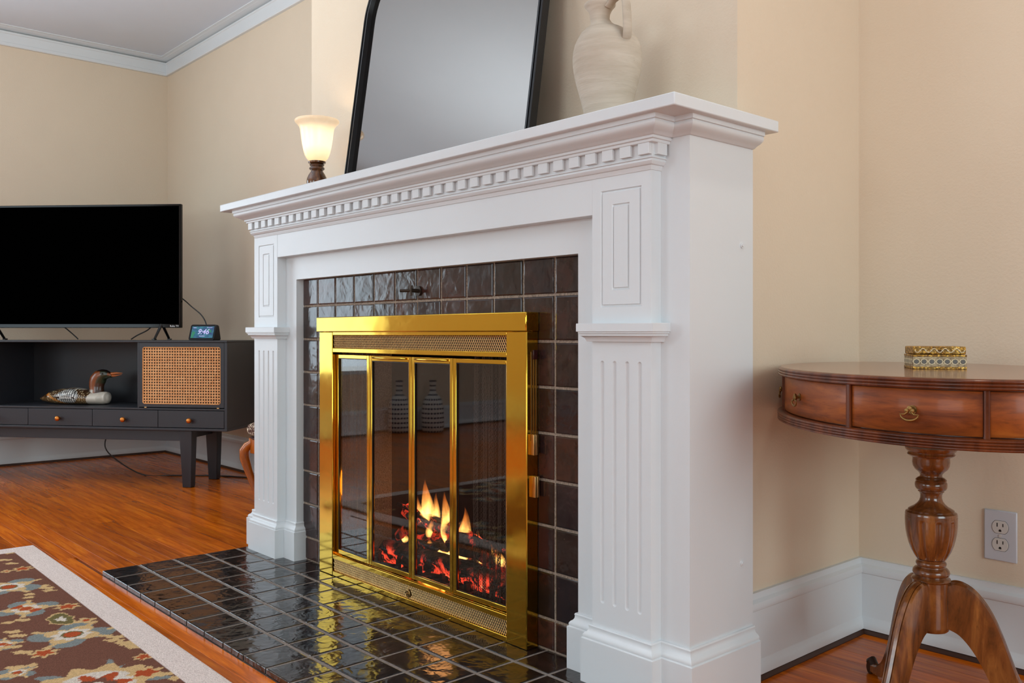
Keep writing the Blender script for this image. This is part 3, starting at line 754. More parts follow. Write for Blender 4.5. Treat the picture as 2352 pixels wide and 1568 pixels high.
log((-2.40, 1.70, 0.180), (-1.90, 1.625, 0.130), 0.024, 0.028, 'slanting burning log lying across the top of the fire', lambda t, a: 0.5 + 0.3 * sin(a), 3)
log((-2.05, 1.61, 0.145), (-1.64, 1.65, 0.118), 0.030, 0.026, 'short charred log on top at the right end of the fire', lambda t, a: 0.1 + 0.4 * up(a), 4)
log((-2.37, 1.63, 0.215), (-2.19, 1.66, 0.155), 0.007, 0.010, 'thin glowing red stick poking up at the left of the fire', lambda t, a: 1.2, 5, 10, 14)
log((-2.19, 1.575, 0.120), (-2.10, 1.590, 0.122), 0.013, 0.016, 'lumpy black coal resting on the front log', lambda t, a: 0.3 + 0.3 * sin(a + 3), 7, 14, 10)
log((-2.335, 1.60, 0.118), (-2.24, 1.66, 0.165), 0.015, 0.018, 'small upright charred chunk leaning at the left end of the fire', lambda t, a: 0.2, 6, 14, 10)
rn = random.Random(5); em = MB()
for k in range(90):
    x, y, r = rn.uniform(-2.34, -1.66), rn.uniform(1.50, 1.72), rn.uniform(0.005, 0.013)
    em.lathe([(r * 0.5, -r * 0.5), (r, -r * 0.1), (r * 0.8, r * 0.4), (r * 0.3, r * 0.7)], 6, (x, y, 0.018 + r * 0.45), rot=rn.uniform(0, 3))
o = em.build('ember_bed', M['log'], None, 30); at = o.data.attributes.new('glow', 'FLOAT', 'POINT'); at.data.foreach_set('value', [rn.uniform(0.3, 1.1) for _ in o.data.vertices])
tag(o, 'bed of glowing embers and ash under the grate', 'embers'); o['kind'] = 'stuff'

fi = thing('fire', 'orange and yellow flames rising from the burning logs', 'fire')
def flame(x, y, z, h, r, seed, lean=0.0):
    rn = random.Random(seed); n = 12; seg = 16; v = []; ph = rn.uniform(0, 6.28)
    for i in range(seg + 1):
        t = i / seg; rad = r * (sin(pi * min(1, t * 1.0 + 0.12)) ** 0.8) * (1 - t) ** 0.55 * 1.35 + 0.0003
        ox = lean * t * h + 0.25 * r * sin(7 * t + ph) * t * 1.6; oy = 0.2 * r * sin(5 * t + ph * 2)
        for j in range(n):
            a = 2 * pi * j / n + 1.4 * t; q = 1 + 0.22 * sin(3 * a + ph + 4 * t)
            v.append((ox + rad * q * cos(a), oy + rad * 0.7 * q * sin(a), t * h))
    f = []
    for i in range(seg):
        for j in range(n): j2 = (j + 1) % n; f.append((i * n + j, i * n + j2, (i + 1) * n + j2, (i + 1) * n + j))
    f.append(tuple(range(n))[::-1]); f.append(tuple(seg * n + j for j in range(n)))
    o = obj('flame', v, f, M['flame'], fi, 180); o.location = (x, y, z); return o
for k, a in enumerate([(-2.255, 1.66, 0.155, 0.135, 0.022, 0.0), (-2.275, 1.67, 0.165, 0.075, 0.012, -0.5), (-2.228, 1.67, 0.16, 0.10, 0.014, 0.15), (-2.150, 1.66, 0.140, 0.125, 0.019, -0.05), (-2.135, 1.65, 0.13, 0.08, 0.016, -0.25),
                       (-2.030, 1.64, 0.12, 0.12, 0.020, -0.12), (-2.005, 1.65, 0.12, 0.07, 0.013, 0.2), (-2.155, 1.60, 0.112, 0.036, 0.013, 0), (-2.12, 1.60, 0.11, 0.018, 0.02, 0), (-2.055, 1.60, 0.115, 0.022, 0.012, 0.1), (-2.09, 1.60, 0.11, 0.016, 0.020, 0),
                       (-2.02, 1.60, 0.112, 0.018, 0.02, 0), (-1.955, 1.615, 0.125, 0.055, 0.012, -0.3), (-1.93, 1.61, 0.118, 0.025, 0.016, 0.2), (-1.86, 1.61, 0.128, 0.050, 0.010, -0.5), (-1.83, 1.60, 0.13, 0.042, 0.012, -0.4), (-1.79, 1.60, 0.13, 0.022, 0.014, 0), (-1.905, 1.62, 0.125, 0.05, 0.009, -0.4), (-1.77, 1.60, 0.13, 0.035, 0.009, -0.5), (-2.10, 1.66, 0.14, 0.06, 0.010, 0.2), (-1.985, 1.60, 0.12, 0.03, 0.010, 0.1), (-2.21, 1.64, 0.14, 0.05, 0.012, 0.1), (-2.345, 1.64, 0.10, 0.03, 0.012, 0.3), (-2.31, 1.68, 0.17, 0.02, 0.012, 0)]):
    flame(a[0], a[1], a[2] - 0.01, a[3] * 1.3, a[4] * 1.05, 20 + k, a[5])
anchor(fi, (-2.05, 1.64, 0.11))
l = bpy.data.lights.new('fire_glow', 'POINT'); l.energy = 0.4; l.color = (1, 0.45, 0.15); l.shadow_soft_size = 0.04
o = bpy.data.objects.new('fire_glow', l); o.location = (-2.12, 1.62, 0.24); COL.objects.link(o)

# ================================================================== ON THE MANTEL SHELF
# leaning mirror
TILT = radians(8.3); MX0, MX1, MYB = -2.484, -1.620, 1.520; MW = MX1 - MX0; MH = 0.765; MR = 0.20
mi = thing('mirror', 'large black framed arched mirror leaning on the wall above the mantel shelf', 'mirror', ((MX0 + MX1) / 2, MYB, ZSH + 0.0008))
mi.rotation_euler = (-TILT, 0, 0)
def arch(w, h, r, inset, n=14):
    a = w / 2 - inset; pts = [(-a, inset), (a, inset)]; rr = r - inset
    for k in range(n + 1):
        t = pi / 2 * k / n; pts.append((a - rr + rr * cos(t), h - r + rr * sin(t)))
    for k in range(n + 1):
        t = pi / 2 + pi / 2 * k / n; pts.append((-a + rr + rr * cos(t), h - r + rr * sin(t)))
    return pts
def ringmesh(layers):
    n = len(layers[0][0]); v = []; f = []
    for pts, y in layers: v += [(x, y, z) for x, z in pts]
    for k in range(len(layers)):
        k2 = (k + 1) % len(layers)
        for j in range(n): j2 = (j + 1) % n; f.append((k * n + j, k * n + j2, k2 * n + j2, k2 * n + j))
    return v, f
A = lambda i: arch(MW, MH, MR, i)
v, f = ringmesh([(A(0), 0.0), (A(0.0005), -0.022), (A(0.006), -0.0235), (A(0.0075), -0.0165), (A(0.0120), -0.0165), (A(0.0128), -0.0215), (A(0.0185), -0.0215), (A(0.0195), -0.004), (A(0.0195), 0.0)])
mbb = MB(); mbb.add(v, f); mbb.build('frame', M['frame_black'], mi, 35)
MB().prism(A(0.0185), -0.0065, -0.0035).build('mirror_glass', M['mirror'], mi)
MB().prism(A(0.004), -0.0034, -0.0004).build('backboard', M['dark_gap'], mi)

# lamp with turned walnut base and lit alabaster shade
lp = thing('table_lamp', 'small lit uplight lamp with turned wooden base and alabaster glass shade', 'lamp', (-2.643, 1.500, ZSH))
bp = [(0.048, 0), (0.050, 0.003), (0.050, 0.010), (0.044, 0.014), (0.030, 0.018), (0.027, 0.024), (0.0285, 0.031), (0.0330, 0.043), (0.0345, 0.055), (0.0325, 0.067), (0.0265, 0.080), (0.0205, 0.089), (0.0190, 0.093), (0.0225, 0.095), (0.0255, 0.0985), (0.0245, 0.1025), (0.0200, 0.1050), (0.0215, 0.108), (0.0245, 0.111), (0.0225, 0.1135), (0.0185, 0.1150), (0.0275, 0.1165), (0.0290, 0.1195), (0.0285, 0.1225), (0.0200, 0.1245)]
MB().lathe(bp, 40).build('base', M['lampwood'], lp, 50)
sp_ = [(0.0225, 0.0), (0.0275, 0.002), (0.0350, 0.010), (0.0400, 0.020), (0.0440, 0.034), (0.0475, 0.052), (0.0505, 0.070), (0.0530, 0.090), (0.0550, 0.104), (0.0580, 0.113), (0.0640, 0.1205), (0.0705, 0.1265), (0.0725, 0.1310), (0.0722, 0.1345), (0.0700, 0.1365)]
inn = [(r - 0.004, z + 0.0005) for r, z in sp_[::-1][1:]]
mb = MB().lathe(sp_ + [(0.067, 0.1355)] + inn[:-1] + [(0.016, 0.004)], 48, caps=False)
o = mb.build('lamp_shade', M['shade'], lp, 60); o.location = (0, 0, 0.1235)
MB().lathe([(0.010, 0.1245), (0.010, 0.140), (0.007, 0.142)], 16).build('socket', M['brass_dull'], lp, 40)
l = bpy.data.lights.new('lamp_bulb', 'POINT'); l.energy = 1.2; l.color = (1, 0.76, 0.50); l.shadow_soft_size = 0.018
o = bpy.data.objects.new('lamp_bulb', l); o.location = (-2.643, 1.5, ZSH + 0.195); COL.objects.link(o)

# whitewashed clay jug
vs = thing('jug', 'whitewashed clay jug with strap handle on the right end of the mantel shelf', 'jug', (-1.357, 1.500, ZSH)); vs.scale = (1, 1, 0.965)
pv = [(0.0445, 0.0), (0.0465, 0.004), (0.0475, 0.020), (0.0515, 0.045), (0.0565, 0.068), (0.0620, 0.090), (0.0680, 0.112), (0.0735, 0.135), (0.0768, 0.158), (0.0775, 0.175), (0.0762, 0.190), (0.0725, 0.206), (0.0655, 0.221), (0.0555, 0.233), (0.0430, 0.242), (0.0300, 0.249), (0.0235, 0.257), (0.0215, 0.266), (0.0225, 0.277), (0.0260, 0.286), (0.0310, 0.293), (0.0345, 0.297), (0.0350, 0.301), (0.0335, 0.303), (0.0290, 0.300), (0.0210, 0.290), (0.0180, 0.270)]
RX, RY = sin(ANG), cos(ANG)
offs = [(-0.016 * RX * max(0, min(1, (z - 0.225) / 0.04)), -0.016 * RY * max(0, min(1, (z - 0.225) / 0.04))) for r, z in pv]
MB().lathe(pv, 56, offs=offs).build('body', M['clay'], vs, 60)
def ld(a, b): return (a * RX - b * cos(ANG), a * RY + b * sin(ANG))     # right-of-view, away-from-view
hp = [(0.000, -0.020, 0.288), (0.010, -0.030, 0.300), (0.022, -0.044, 0.305), (0.031, -0.058, 0.298), (0.034, -0.068, 0.280), (0.035, -0.072, 0.255), (0.0355, -0.074, 0.235), (0.036, -0.073, 0.218), (0.036, -0.069, 0.206), (0.036, -0.060, 0.203)]
MB().tube([(*ld(a, b), z) for a, b, z in hp], (0.0115, 0.0050), 14).build('handle', M['clay'], vs, 60)

# ================================================================== MEDIA CONSOLE  (local x along its front, y to its back)
SA = radians(38.38); SO = Vector((-4.123, 1.856, 0)); SW, SD = 1.75, 0.335
st = thing('media_console', 'charcoal black media console with cane door, drawers and tapered legs', 'media console', SO, SA)
TR, TH = 0.014, 0.009
box('top', (-SW, 0, 0, SD, 0.7075, 0.7170), M['stand'], st, 0.0015)
mb = MB().box(-SW + 0.0015, -SW + 0.0165, 0.003, SD, 0.292, 0.7075); mb.build('side_panel', M['stand'], st, None, 0.001)
box('side_panel', (-0.0165, -0.0015, 0.003, SD, 0.292, 0.7075), M['stand'], st, 0.001)
box('bottom_panel', (-SW, 0, 0.0, SD, 0.2795, 0.2920), M['stand'], st, 0.002)
box('shelf', (-SW + 0.0165, -0.0165, 0.004, SD - 0.006, 0.3790, 0.3880), M['stand'], st, 0.001)
box('back_panel', (-SW + 0.0165, -0.0165, SD - 0.006, SD - 0.001, 0.292, 0.7075), M['stand_in'], st)
for x in (-0.470, -SW + 0.455): box('divider', (x - 0.0045, x + 0.0045, 0.006, SD - 0.006, 0.388, 0.7075), M['stand'], st, 0.0008)
# drawers with round knobs
dx = [-0.0175, -0.3640, -0.7170, -1.0720, -1.4270, -SW + 0.0175]
for i in range(5):
    x1, x0 = dx[i] - 0.0012, dx[i + 1] + 0.0012
    d = box('drawer', (x0, x1, 0.004, 0.02, 0.2945, 0.3765), M['stand'], st, 0.001)
    cx_ = (x0 + x1) / 2
    kb = MB().lathe([(0.0045, 0.0), (0.0048, 0.009), (0.0095, 0.013), (0.0128, 0.018), (0.0125, 0.024), (0.0085, 0.0285), (0.0015, 0.030)], 24).build('knob', M['knob'], d, 50)
    kb.rotation_euler = (radians(90), 0, 0); kb.location = (cx_, 0.0045, 0.3305)
# cane doors
def rrect(x0, x1, z0, z1, r, n=6):
    pts = []
    for (cx_, cz_, a0) in ((x1 - r, z0 + r, -90), (x1 - r, z1 - r, 0), (x0 + r, z1 - r, 90), (x0 + r, z0 + r, 180)):
        for k in range(n + 1): a = radians(a0 + 90 * k / n); pts.append((cx_ + r * cos(a), cz_ + r * sin(a)))
    return pts
def cane_door(x0, x1, z0, z1):
    cx0, cx1, cz0, cz1 = x0 + 0.0165, x1 - 0.0175, z0 + 0.0145, z1 - 0.0205
    inner = rrect(cx0, cx1, cz0, cz1, 0.013); n = len(inner)
    # frame board with rounded opening
    outer = []
    for (px, pz) in inner:
        ox = x1 if px > (cx0 + cx1) / 2 else x0; oz = z1 if pz > (cz0 + cz1) / 2 else z0
        outer.append((ox, oz))
    q = len(inner) // 4
    pts_o = []
    for c in range(4):
        cxn = [(x1, z0), (x1, z1), (x0, z1), (x0, z0)][c]
        for k in range(q):
            t = k / (q - 1)
            ip = inner[c * q + k]
            if c == 0: p = (ip[0] if t < 0.5 else x1, z0 if t <= 0.5 else ip[1])
            elif c == 1: p = (x1 if t < 0.5 else ip[0], ip[1] if t < 0.5 else z1)
            elif c == 2: p = (ip[0] if t < 0.5 else x0, z1 if t <= 0.5 else ip[1])
            else: p = (x0 if t < 0.5 else ip[0], ip[1] if t < 0.5 else z0)
            if abs(t - 0.5) < 1e-6: p = cxn
            pts_o.append(p)
    v, f = ringmesh([(pts_o, 0.004), (inner, 0.004), (inner, 0.018), (pts_o, 0.018)])
    d = MB().add(v, f).build('cane_door', M['stand'], st, None)
    for p in d.data.polygons: p.use_smooth = False
    # cane border bead
    ins = rrect(cx0 + 0.0042, cx1 - 0.0042, cz0 + 0.0042, cz1 - 0.0042, 0.010)
    mid_ = rrect(cx0 + 0.002, cx1 - 0.002, cz0 + 0.002, cz1 - 0.002, 0.0115)
    v, f = ringmesh([(inner, 0.0045), (mid_, 0.002), (ins, 0.0045), (ins, 0.008), (inner, 0.008)])
    MB().add(v, f).build('cane_border', M['cane'], d, 60)
    # woven webbing: paired uprights and rows plus both diagonals
    mb = MB(); nx, nz = 30, 20; px, pz = (cx1 - cx0 - 0.006) / nx, (cz1 - cz0 - 0.006) / nz; bx, bz = cx0 + 0.003, cz0 + 0.003
    def strip(xa, za, xb, zb, wd_, y):
        dx_, dz_ = xb - xa, zb - za; L = sqrt(dx_ * dx_ + dz_ * dz_); nx_, nz_ = -dz_ / L * wd_, dx_ / L * wd_
        a = [(xa - nx_, y, za - nz_), (xb - nx_, y, zb - nz_), (xb, y - 0.0006, zb), (xa, y - 0.0006, za), (xa + nx_, y, za + nz_), (xb + nx_, y, zb + nz_)]
        mb.add(a, [(0, 1, 2, 3), (3, 2, 5, 4)])
    for i in range(nx + 1):
        for e in (-0.0014, 0.0014): strip(bx + i * px + e, bz, bx + i * px + e, bz + nz * pz, 0.00125, 0.0072)
    for j in range(nz + 1):
        for e in (-0.0014, 0.0014): strip(bx, bz + j * pz + e, bx + nx * px, bz + j * pz + e, 0.00125, 0.0068)
    for k in range(-nz, nx + 1):       # diagonals cut the cell corners, leaving round holes at the cell centres
        for sgn in (1, -1):
            i0 = k + 0.5; t0 = max(0, -i0); t1 = min(nz, nx - i0)
            if t1 - t0 < 0.4: continue
            za, zb = (bz + t0 * pz, bz + t1 * pz) if sgn > 0 else (bz + (nz - t0) * pz, bz + (nz - t1) * pz)
            strip(bx + (i0 + t0) * px, za, bx + (i0 + t1) * px, zb, 0.0011, 0.0062 if sgn > 0 else 0.0058)
    o = mb.build('cane_webbing', M['cane'], d, fix=False); o['kind'] = 'stuff'
    box('cane_backing', (cx0 + 0.0005, cx1 - 0.0005, 0.012, 0.016, cz0 + 0.0005, cz1 - 0.0005), M['dark_gap'], d)
    for hx in (x0 + 0.035, x1 - 0.030): box('hinge_foot', (hx - 0.006, hx + 0.006, 0.001, 0.010, z0 - 0.0038, z0 + 0.0005), M['grille'], d, 0.0008)
cane_door(-0.4640, -0.0185, 0.3925, 0.7060)
cane_door(-SW + 0.0185, -SW + 0.4480, 0.3925, 0.7060)
# apron and tapered legs
box('apron', (-SW + 0.20, -0.205, 0.030, 0.046, 0.2270, 0.2795), M['stand'], st, 0.001)
for xa in (-0.236, -SW + 0.236): box('side_rail', (xa - 0.010, xa + 0.010, 0.046, SD - 0.03, 0.236, 0.2795), M['stand'], st, 0.001)
box('apron', (-SW + 0.20, -0.205, SD - 0.046, SD - 0.030, 0.2270, 0.2795), M['stand'], st, 0.001)
def leg(cx_, cy_, s):
    v = []
    for z, hw, dx_ in ((0.0, 0.0215, -0.002 * s), (0.004, 0.0235, 0), (0.2795, 0.0335, -0.004 * s)):
        v += [(cx_ + dx_ - hw, cy_ - hw * 0.8, z), (cx_ + dx_ + hw, cy_ - hw * 0.8, z), (cx_ + dx_ + hw, cy_ + hw * 0.8, z), (cx_ + dx_ - hw, cy_ + hw * 0.8, z)]
    f = [(3, 2, 1, 0), (8, 9, 10, 11)]
    for k in range(2):
        for j in range(4): f.append((k * 4 + j, k * 4 + (j + 1) % 4, k * 4 + 4 + (j + 1) % 4, k * 4 + 4 + j))
    MB().add(v, f).build('leg', M['stand'], st, None, 0.003)
for x, s in ((-0.2245, 1), (-SW + 0.2245, -1)):
    leg(x, 0.045, s); leg(x, 0.3190 - 0.022, s)

# ---- television
def loc2w(x, y, z=0): return SO + Vector((x * cos(SA) - y * sin(SA), x * sin(SA) + y * cos(SA), z))
TA = SA + radians(5.8)
TO = loc2w(-0.341, 0.175, 0.7175)
tv = thing('television', 'large flat black television on splayed feet standing on the media console', 'television', TO, TA)
TW, TZ0, TZ1 = 1.095, 0.0620, 0.6880
box('back_housing', (-TW + 0.10, -0.10, 0.018, 0.060, TZ0 + 0.02, TZ1 - 0.15), M['black'], tv, 0.008)
box('bezel', (-TW, 0, 0, 0.020, TZ0, TZ1), M['bezel'], tv, 0.0025)
box('screen', (-TW + 0.0115, -0.0115, -0.0008, 0.002, TZ0 + 0.019, TZ1 - 0.010), M['tvglass'], tv)
def text(body, size, T, mat, name, parent, bold=0.0, shear=0.0, ext=0.0003):
    cu = bpy.data.curves.new(name, 'FONT'); cu.body = body; cu.size = size; cu.extrude = ext; cu.offset = bold; cu.shear = shear
    cu.align_x = 'CENTER'; cu.align_y = 'CENTER'
    to = bpy.data.objects.new(name, cu); COL.objects.link(to); bpy.context.view_layer.update()
    me = bpy.data.meshes.new_from_object(to.evaluated_get(bpy.context.evaluated_depsgraph_get())); bpy.data.objects.remove(to)
    me.transform(T); me.materials.clear(); me.materials.append(mat)
    o = bpy.data.objects.new(name, me); COL.objects.link(o); o.parent = parent; return o
R90 = Matrix.Rotation(radians(90), 4, 'X')
text('Roku TV', 0.0125, Matrix.Translation((-0.035, -0.0006, TZ0 + 0.0085)) @ R90, M['print_white'], 'badge_lettering', tv, 0.0002)
def foot(xc):
    mb = MB()
    for s in (-1, 1):
        mb.tube([(xc, 0.012, TZ0 + 0.03), (xc + s * 0.002, 0.012 + s * 0.02, TZ0 - 0.002), (xc + s * 0.004, 0.012 + s * 0.072, 0.006)], lambda k: (0.010 - 0.002 * k, 0.006), 8)
        mb.tube([(xc + s * 0.003, 0.012 + s * 0.066, 0.0042), (xc + s * 0.005, 0.012 + s * 0.086, 0.0042)], (0.009, 0.0038), 8)
    mb.build('foot', M['black'], tv, 50)
foot(-0.105); foot(-TW + 0.105)

# ---- smart display
dp = thing('smart_display', 'small black smart display showing the time 9:46 beside the television', 'smart display', loc2w(-0.172, 0.105, 0.7175), SA - radians(2))
def skew(pts, y0, y1, lean):   # wedge body: tilted face
    v = []; n = len(pts)
    for (x, z) in pts: v.append((x, y0 + z * lean, z))
    for (x, z) in pts: v.append((x * 0.93, y1 - z * 0.25, z * 0.97))
    f = [tuple(range(n))[::-1], tuple(range(n, 2 * n))]
    for j in range(n): j2 = (j + 1) % n; f.append((j, j2, n + j2, n + j))
    return v, f
face = rrect(-0.069, 0.069, 0.0, 0.0775, 0.009)
v, f = skew(face, -0.036, 0.040, 0.36); MB().add(v, f).build('housing', M['cloth'], dp, 40, 0.003)
Td = Matrix.Translation((0, -0.0375, 0)) @ Matrix(((1, 0, 0, 0), (0, 1, 0.36, 0), (0, 0, 1, 0), (0, 0, 0, 1)))
MB().prism(rrect(-0.0685, 0.0685, 0.0006, 0.0770, 0.009), -0.0010, 0.0016, Td).build('bezel', M['bezel'], dp)
scr = MB().prism(rrect(-0.0595, 0.0595, 0.0115, 0.0680, 0.001), -0.0014, -0.0008, Td).build('screen', M['screen'], dp)
text('9:46', 0.0360, Td @ Matrix.Translation((0.004, -0.0017, 0.0410)) @ R90, M['digits'], 'clock_digits', scr, 0.0006, 0.25, 0.0001)
mb = MB()
for k in range(4): mb.prism([(0.022 + k * 0.0075, 0.0605), (0.0255 + k * 0.0075, 0.0605), (0.0255 + k * 0.0075, 0.0645), (0.022 + k * 0.0075, 0.0645)], -0.0018, -0.0014, Td)
mb.build('status_icons', M['digits'], scr)
MB().prism([(-0.052, 0.0600), (-0.036, 0.0600), (-0.036, 0.0628), (-0.052, 0.0628)], -0.0018, -0.0014, Td).build('status_line', M['digits'], scr)
MB().prism([(-0.014, 0.0195), (0.016, 0.0195), (0.016, 0.0222), (-0.014, 0.0222)], -0.0018, -0.0014, Td).build('date_line', M['digits'], scr)
MB().prism([(-0.058, 0.012), (-0.046, 0.012), (-0.038, 0.040), (-0.055, 0.045)], -0.0016, -0.0014, Td).build('leaf_graphic', M['leafglow'], scr)
MB().prism([(0.025, 0.058), (0.045, 0.050), (0.050, 0.036), (0.030, 0.048)], -0.0016, -0.0014, Td).build('leaf_graphic', M['leafglow'], scr)

# ---- cables
def cable(pts, r, label, cat='cable', group=None, sub=8):
    P = [Vector(p) for p in pts]; out = []
    for i in range(len(P) - 1):
        p0, p1, p2, p3 = P[max(i - 1, 0)], P[i], P[i + 1], P[min(i + 2, len(P) - 1)]
        for k in range(sub):
            t = k / sub; out.append(0.5 * ((2 * p1) + (p2 - p0) * t + (2 * p0 - 5 * p1 + 4 * p2 - p3) * t * t + (3 * p1 - p0 - 3 * p2 + p3) * t ** 3))
    out.append(P[-1])
    o = MB().tube(out, r, 8).build('cable', M['black'], None, 60); tag(o, label, cat, group); return o
cable([loc2w(-0.42, 0.22, 0.965), loc2w(-0.352, 0.215, 0.925), loc2w(-0.29, 0.19, 0.885), loc2w(-0.232, 0.175, 0.845), loc2w(-0.200, 0.165, 0.802), loc2w(-0.195, 0.155, 0.765), loc2w(-0.200, 0.143, 0.735)], 0.0032, 'black power cable drooping from behind the television to the small clock display')
cable([loc2w(-1.05, 0.21, 0.80), loc2w(-1.005, 0.205, 0.775), loc2w(-0.950, 0.20, 0.735), loc2w(-0.935, 0.20, 0.7215)], 0.0032, 'short black cable under the television, left of its middle')
cable([loc2w(-0.51, 0.21, 0.80), loc2w(-0.545, 0.205, 0.768), loc2w(-0.60, 0.20, 0.741), loc2w(-0.633, 0.20, 0.7215)], 0.0032, 'short black cable under the television near its right foot')
cable([loc2w(-0.80, 0.29, 0.277), (-4.93, 1.55, 0.16), (-4.90, 1.62, 0.07), (-4.83, 1.72, 0.0035), (-4.72, 1.83, 0.0035), (-4.60, 1.955, 0.0035), (-4.50, 2.03, 0.0035), (-4.42, 2.075, 0.0035), (-4.30, 2.115, 0.0035), (-4.20, 2.13, 0.004), (-4.05, 2.135, 0.02), (-3.9, 2.148, 0.05)], 0.0034, 'long black cable hanging under the console and trailing along the floor', sub=10)

# ---- carved loon decoy on the console shelf
dk = thing('duck_decoy', 'carved and painted loon decoy standing on the open console shelf', 'decoy', loc2w(-0.905, 0.155, 0.3880), SA)
def q(x, y): return (-1.117 + (x - 110) * 0.00024 + 0.905, (1000 - y) * 0.000228 * 0.97 - 0.0022)
import bisect
def interp(tab, x):
    xs_ = [p[0] for p in tab]
    if x <= xs_[0]: return tab[0][1]
    if x >= xs_[-1]: return tab[-1][1]
    k = bisect.bisect(xs_, x) - 1; t = (x - xs_[k]) / (xs_[k + 1] - xs_[k]); t = t * t * (3 - 2 * t); return tab[k][1] * (1 - t) + tab[k + 1][1] * t
topc = [(110, 850), (200, 800), (300, 745), (420, 690), (560, 645), (700, 625), (900, 606), (1050, 612), (1200, 650), (1300, 690), (1450, 705), (1600, 690), (1690, 700), (1735, 760), (1755, 860)]
botc = [(110, 885), (200, 930), (400, 965), (600, 985), (1600, 985), (1700, 965), (1740, 925), (1755, 880)]
widc = [(110, 0.006), (250, 0.030), (450, 0.055), (700, 0.074), (1000, 0.080), (1300, 0.072), (1550, 0.056), (1690, 0.036), (1740, 0.018), (1755, 0.006)]
def colored(name, v, f, cols, mat, parent):
    me = bpy.data.meshes.new(name); me.from_pydata(v, [], f); me.materials.append(mat)
    a = me.color_attributes.new('Col', 'FLOAT_COLOR', 'POINT'); a.data.foreach_set('color', [c for cc in cols for c in cc])
    for p in me.polygons: p.use_smooth = True
    bm = bmesh.new(); bm.from_mesh(me); bmesh.ops.recalc_face_normals(bm, faces=bm.faces); bm.to_mesh(me); bm.free()
    o = bpy.data.objects.new(name, me); COL.objects.link(o); o.parent = parent; return o
def body_col(X, a, zt):      # X in sheet px along the body, zt 0 bottom .. 1 top
    if X > 1290 - 60 * (1 - zt) ** 1.5 - 0: return lin((214, 204, 188)) if zt < 0.99 else lin((120, 80, 50))
    yy = 1000 - zt * 380
    # folded wing patch of white squares
    dx_, dy_ = (X - 830) / 250.0, (yy - 800) / 165.0
    if 0.05 < zt < 0.97 and dx_ * dx_ + dy_ * dy_ < 1 and X < 1110:
        rad = (X + 0.25 * (yy - 800) ** 2 / 165) % 50; row = yy % 27
        return lin((226, 224, 216)) if (rad > 17 and row > 8) else lin((26, 20, 18))
    k1, k2 = int(X / 52), int(yy / 42); rr = random.Random(k1 * 92821 + k2 * 31); px_, py_ = k1 * 52 + rr.uniform(12, 40), k2 * 42 + rr.uniform(10, 32)
    if X > 300 and (X - px_) ** 2 + (yy - py_) ** 2 < 95: return lin((230, 208, 160))
    if zt > 0.9 and X > 900: return lin((220, 214, 200)) if (X % 46) > 20 else lin((30, 22, 18))
    if X < 760 and abs(yy - (760 + (X - 300) * 0.52)) < 34: return lin((190, 116, 40))
    return lin((74, 50, 30)) if zt > 0.45 else lin((112, 82, 46))
v, f, cs = [], [], []; NS, NA = 200, 72
for i in range(NS + 1):
    X = 110 + (1755 - 110) * i / NS; t_, b_, wy = interp(topc, X), interp(botc, X), interp(widc, X)
    x, zt_ = q(X, t_); _, zb_ = q(X, b_); zc, rz_ = (zt_ + zb_) / 2, (zt_ - zb_) / 2
    for j in range(NA):
        a = 2 * pi * j / NA; ca, sa_ = cos(a), sin(a)
        z = zc + rz_ * (abs(sa_) ** (0.8 if sa_ < 0 else 1)) * (1 if sa_ > 0 else -1); y = wy * ca * (1 - 0.12 * max(0, -sa_))
        v.append((x, y, z)); cs.append(body_col(X - 120, a, max(0, min(1, ((1000 - (z + 0.0022) / (0.000228 * 0.97)) and (z / 0.0835))))))
for i in range(NS):
    for j in range(NA): j2 = (j + 1) % NA; f.append((i * NA + j, i * NA + j2, (i + 1) * NA + j2, (i + 1) * NA + j))
f.append(tuple(range(NA))[::-1]); f.append(tuple(NS * NA + j for j in range(NA)))
colored('body', v, f, cs, M['duck'], dk)
hs = [(1440, 750, 190, 0.030), (1450, 700, 165, 0.027), (1445, 640, 158, 0.0245), (1440, 570, 165, 0.0235), (1450, 490, 175, 0.024), (1475, 410, 180, 0.0255), (1530, 340, 158, 0.0265), (1610, 300, 120, 0.026), (1680, 292, 92, 0.0225), (1740, 302, 66, 0.0175), (1785, 312, 50, 0.012), (1800, 316, 42, 0.009)]
dirs = [(0, 1), (0, 1), (0, 1), (0, 1), (0.12, 1), (0.35, 1), (0.75, 0.8), (1, 0.3), (1, 0), (1, -0.1), (1, 0), (1, 0)]
v, f, cs = [], [], []; n = 28
hsd = []
for i in range(len(hs) - 1):
    for k in range(4):
        t = k / 4; hsd.append(([hs[i][c] * (1 - t) + hs[i + 1][c] * t for c in range(4)], [dirs[i][c] * (1 - t) + dirs[i + 1][c] * t for c in range(2)]))
hsd.append((hs[-1], dirs[-1]))
for (X, Y, r, wy), (dx_, dz_) in hsd:
    L = sqrt(dx_ * dx_ + dz_ * dz_); dx_, dz_ = dx_ / L, dz_ / L; x, z = q(X, Y); r_ = r * 0.00024
    for j in range(n):
        a = 2 * pi * j / n; e = r_ * sin(a); px_, pz_ = x - dz_ * e, z + dx_ * e
        v.append((px_, wy * cos(a), pz_)); side = sin(a)
        c = lin((134, 72, 34)) if (side > -0.1 and Y > 300) else (lin((44, 52, 34)) if Y < 480 else lin((58, 36, 22)))
        if Y < 330 and side > 0.75: c = lin((30, 20, 18))
        if 640 < Y < 720 and side > 0.1 and side < 0.9: c = lin((180, 166, 150))
        cs.append(c)
m_ = len(hsd)
for i in range(m_ - 1):
    for j in range(n): j2 = (j + 1) % n; f.append((i * n + j, i * n + j2, (i + 1) * n + j2, (i + 1) * n + j))
f.append(tuple(range(n))[::-1]); f.append(tuple((m_ - 1) * n + j for j in range(n)))
hd = colored('head', v, f, cs, M['duck'], dk)
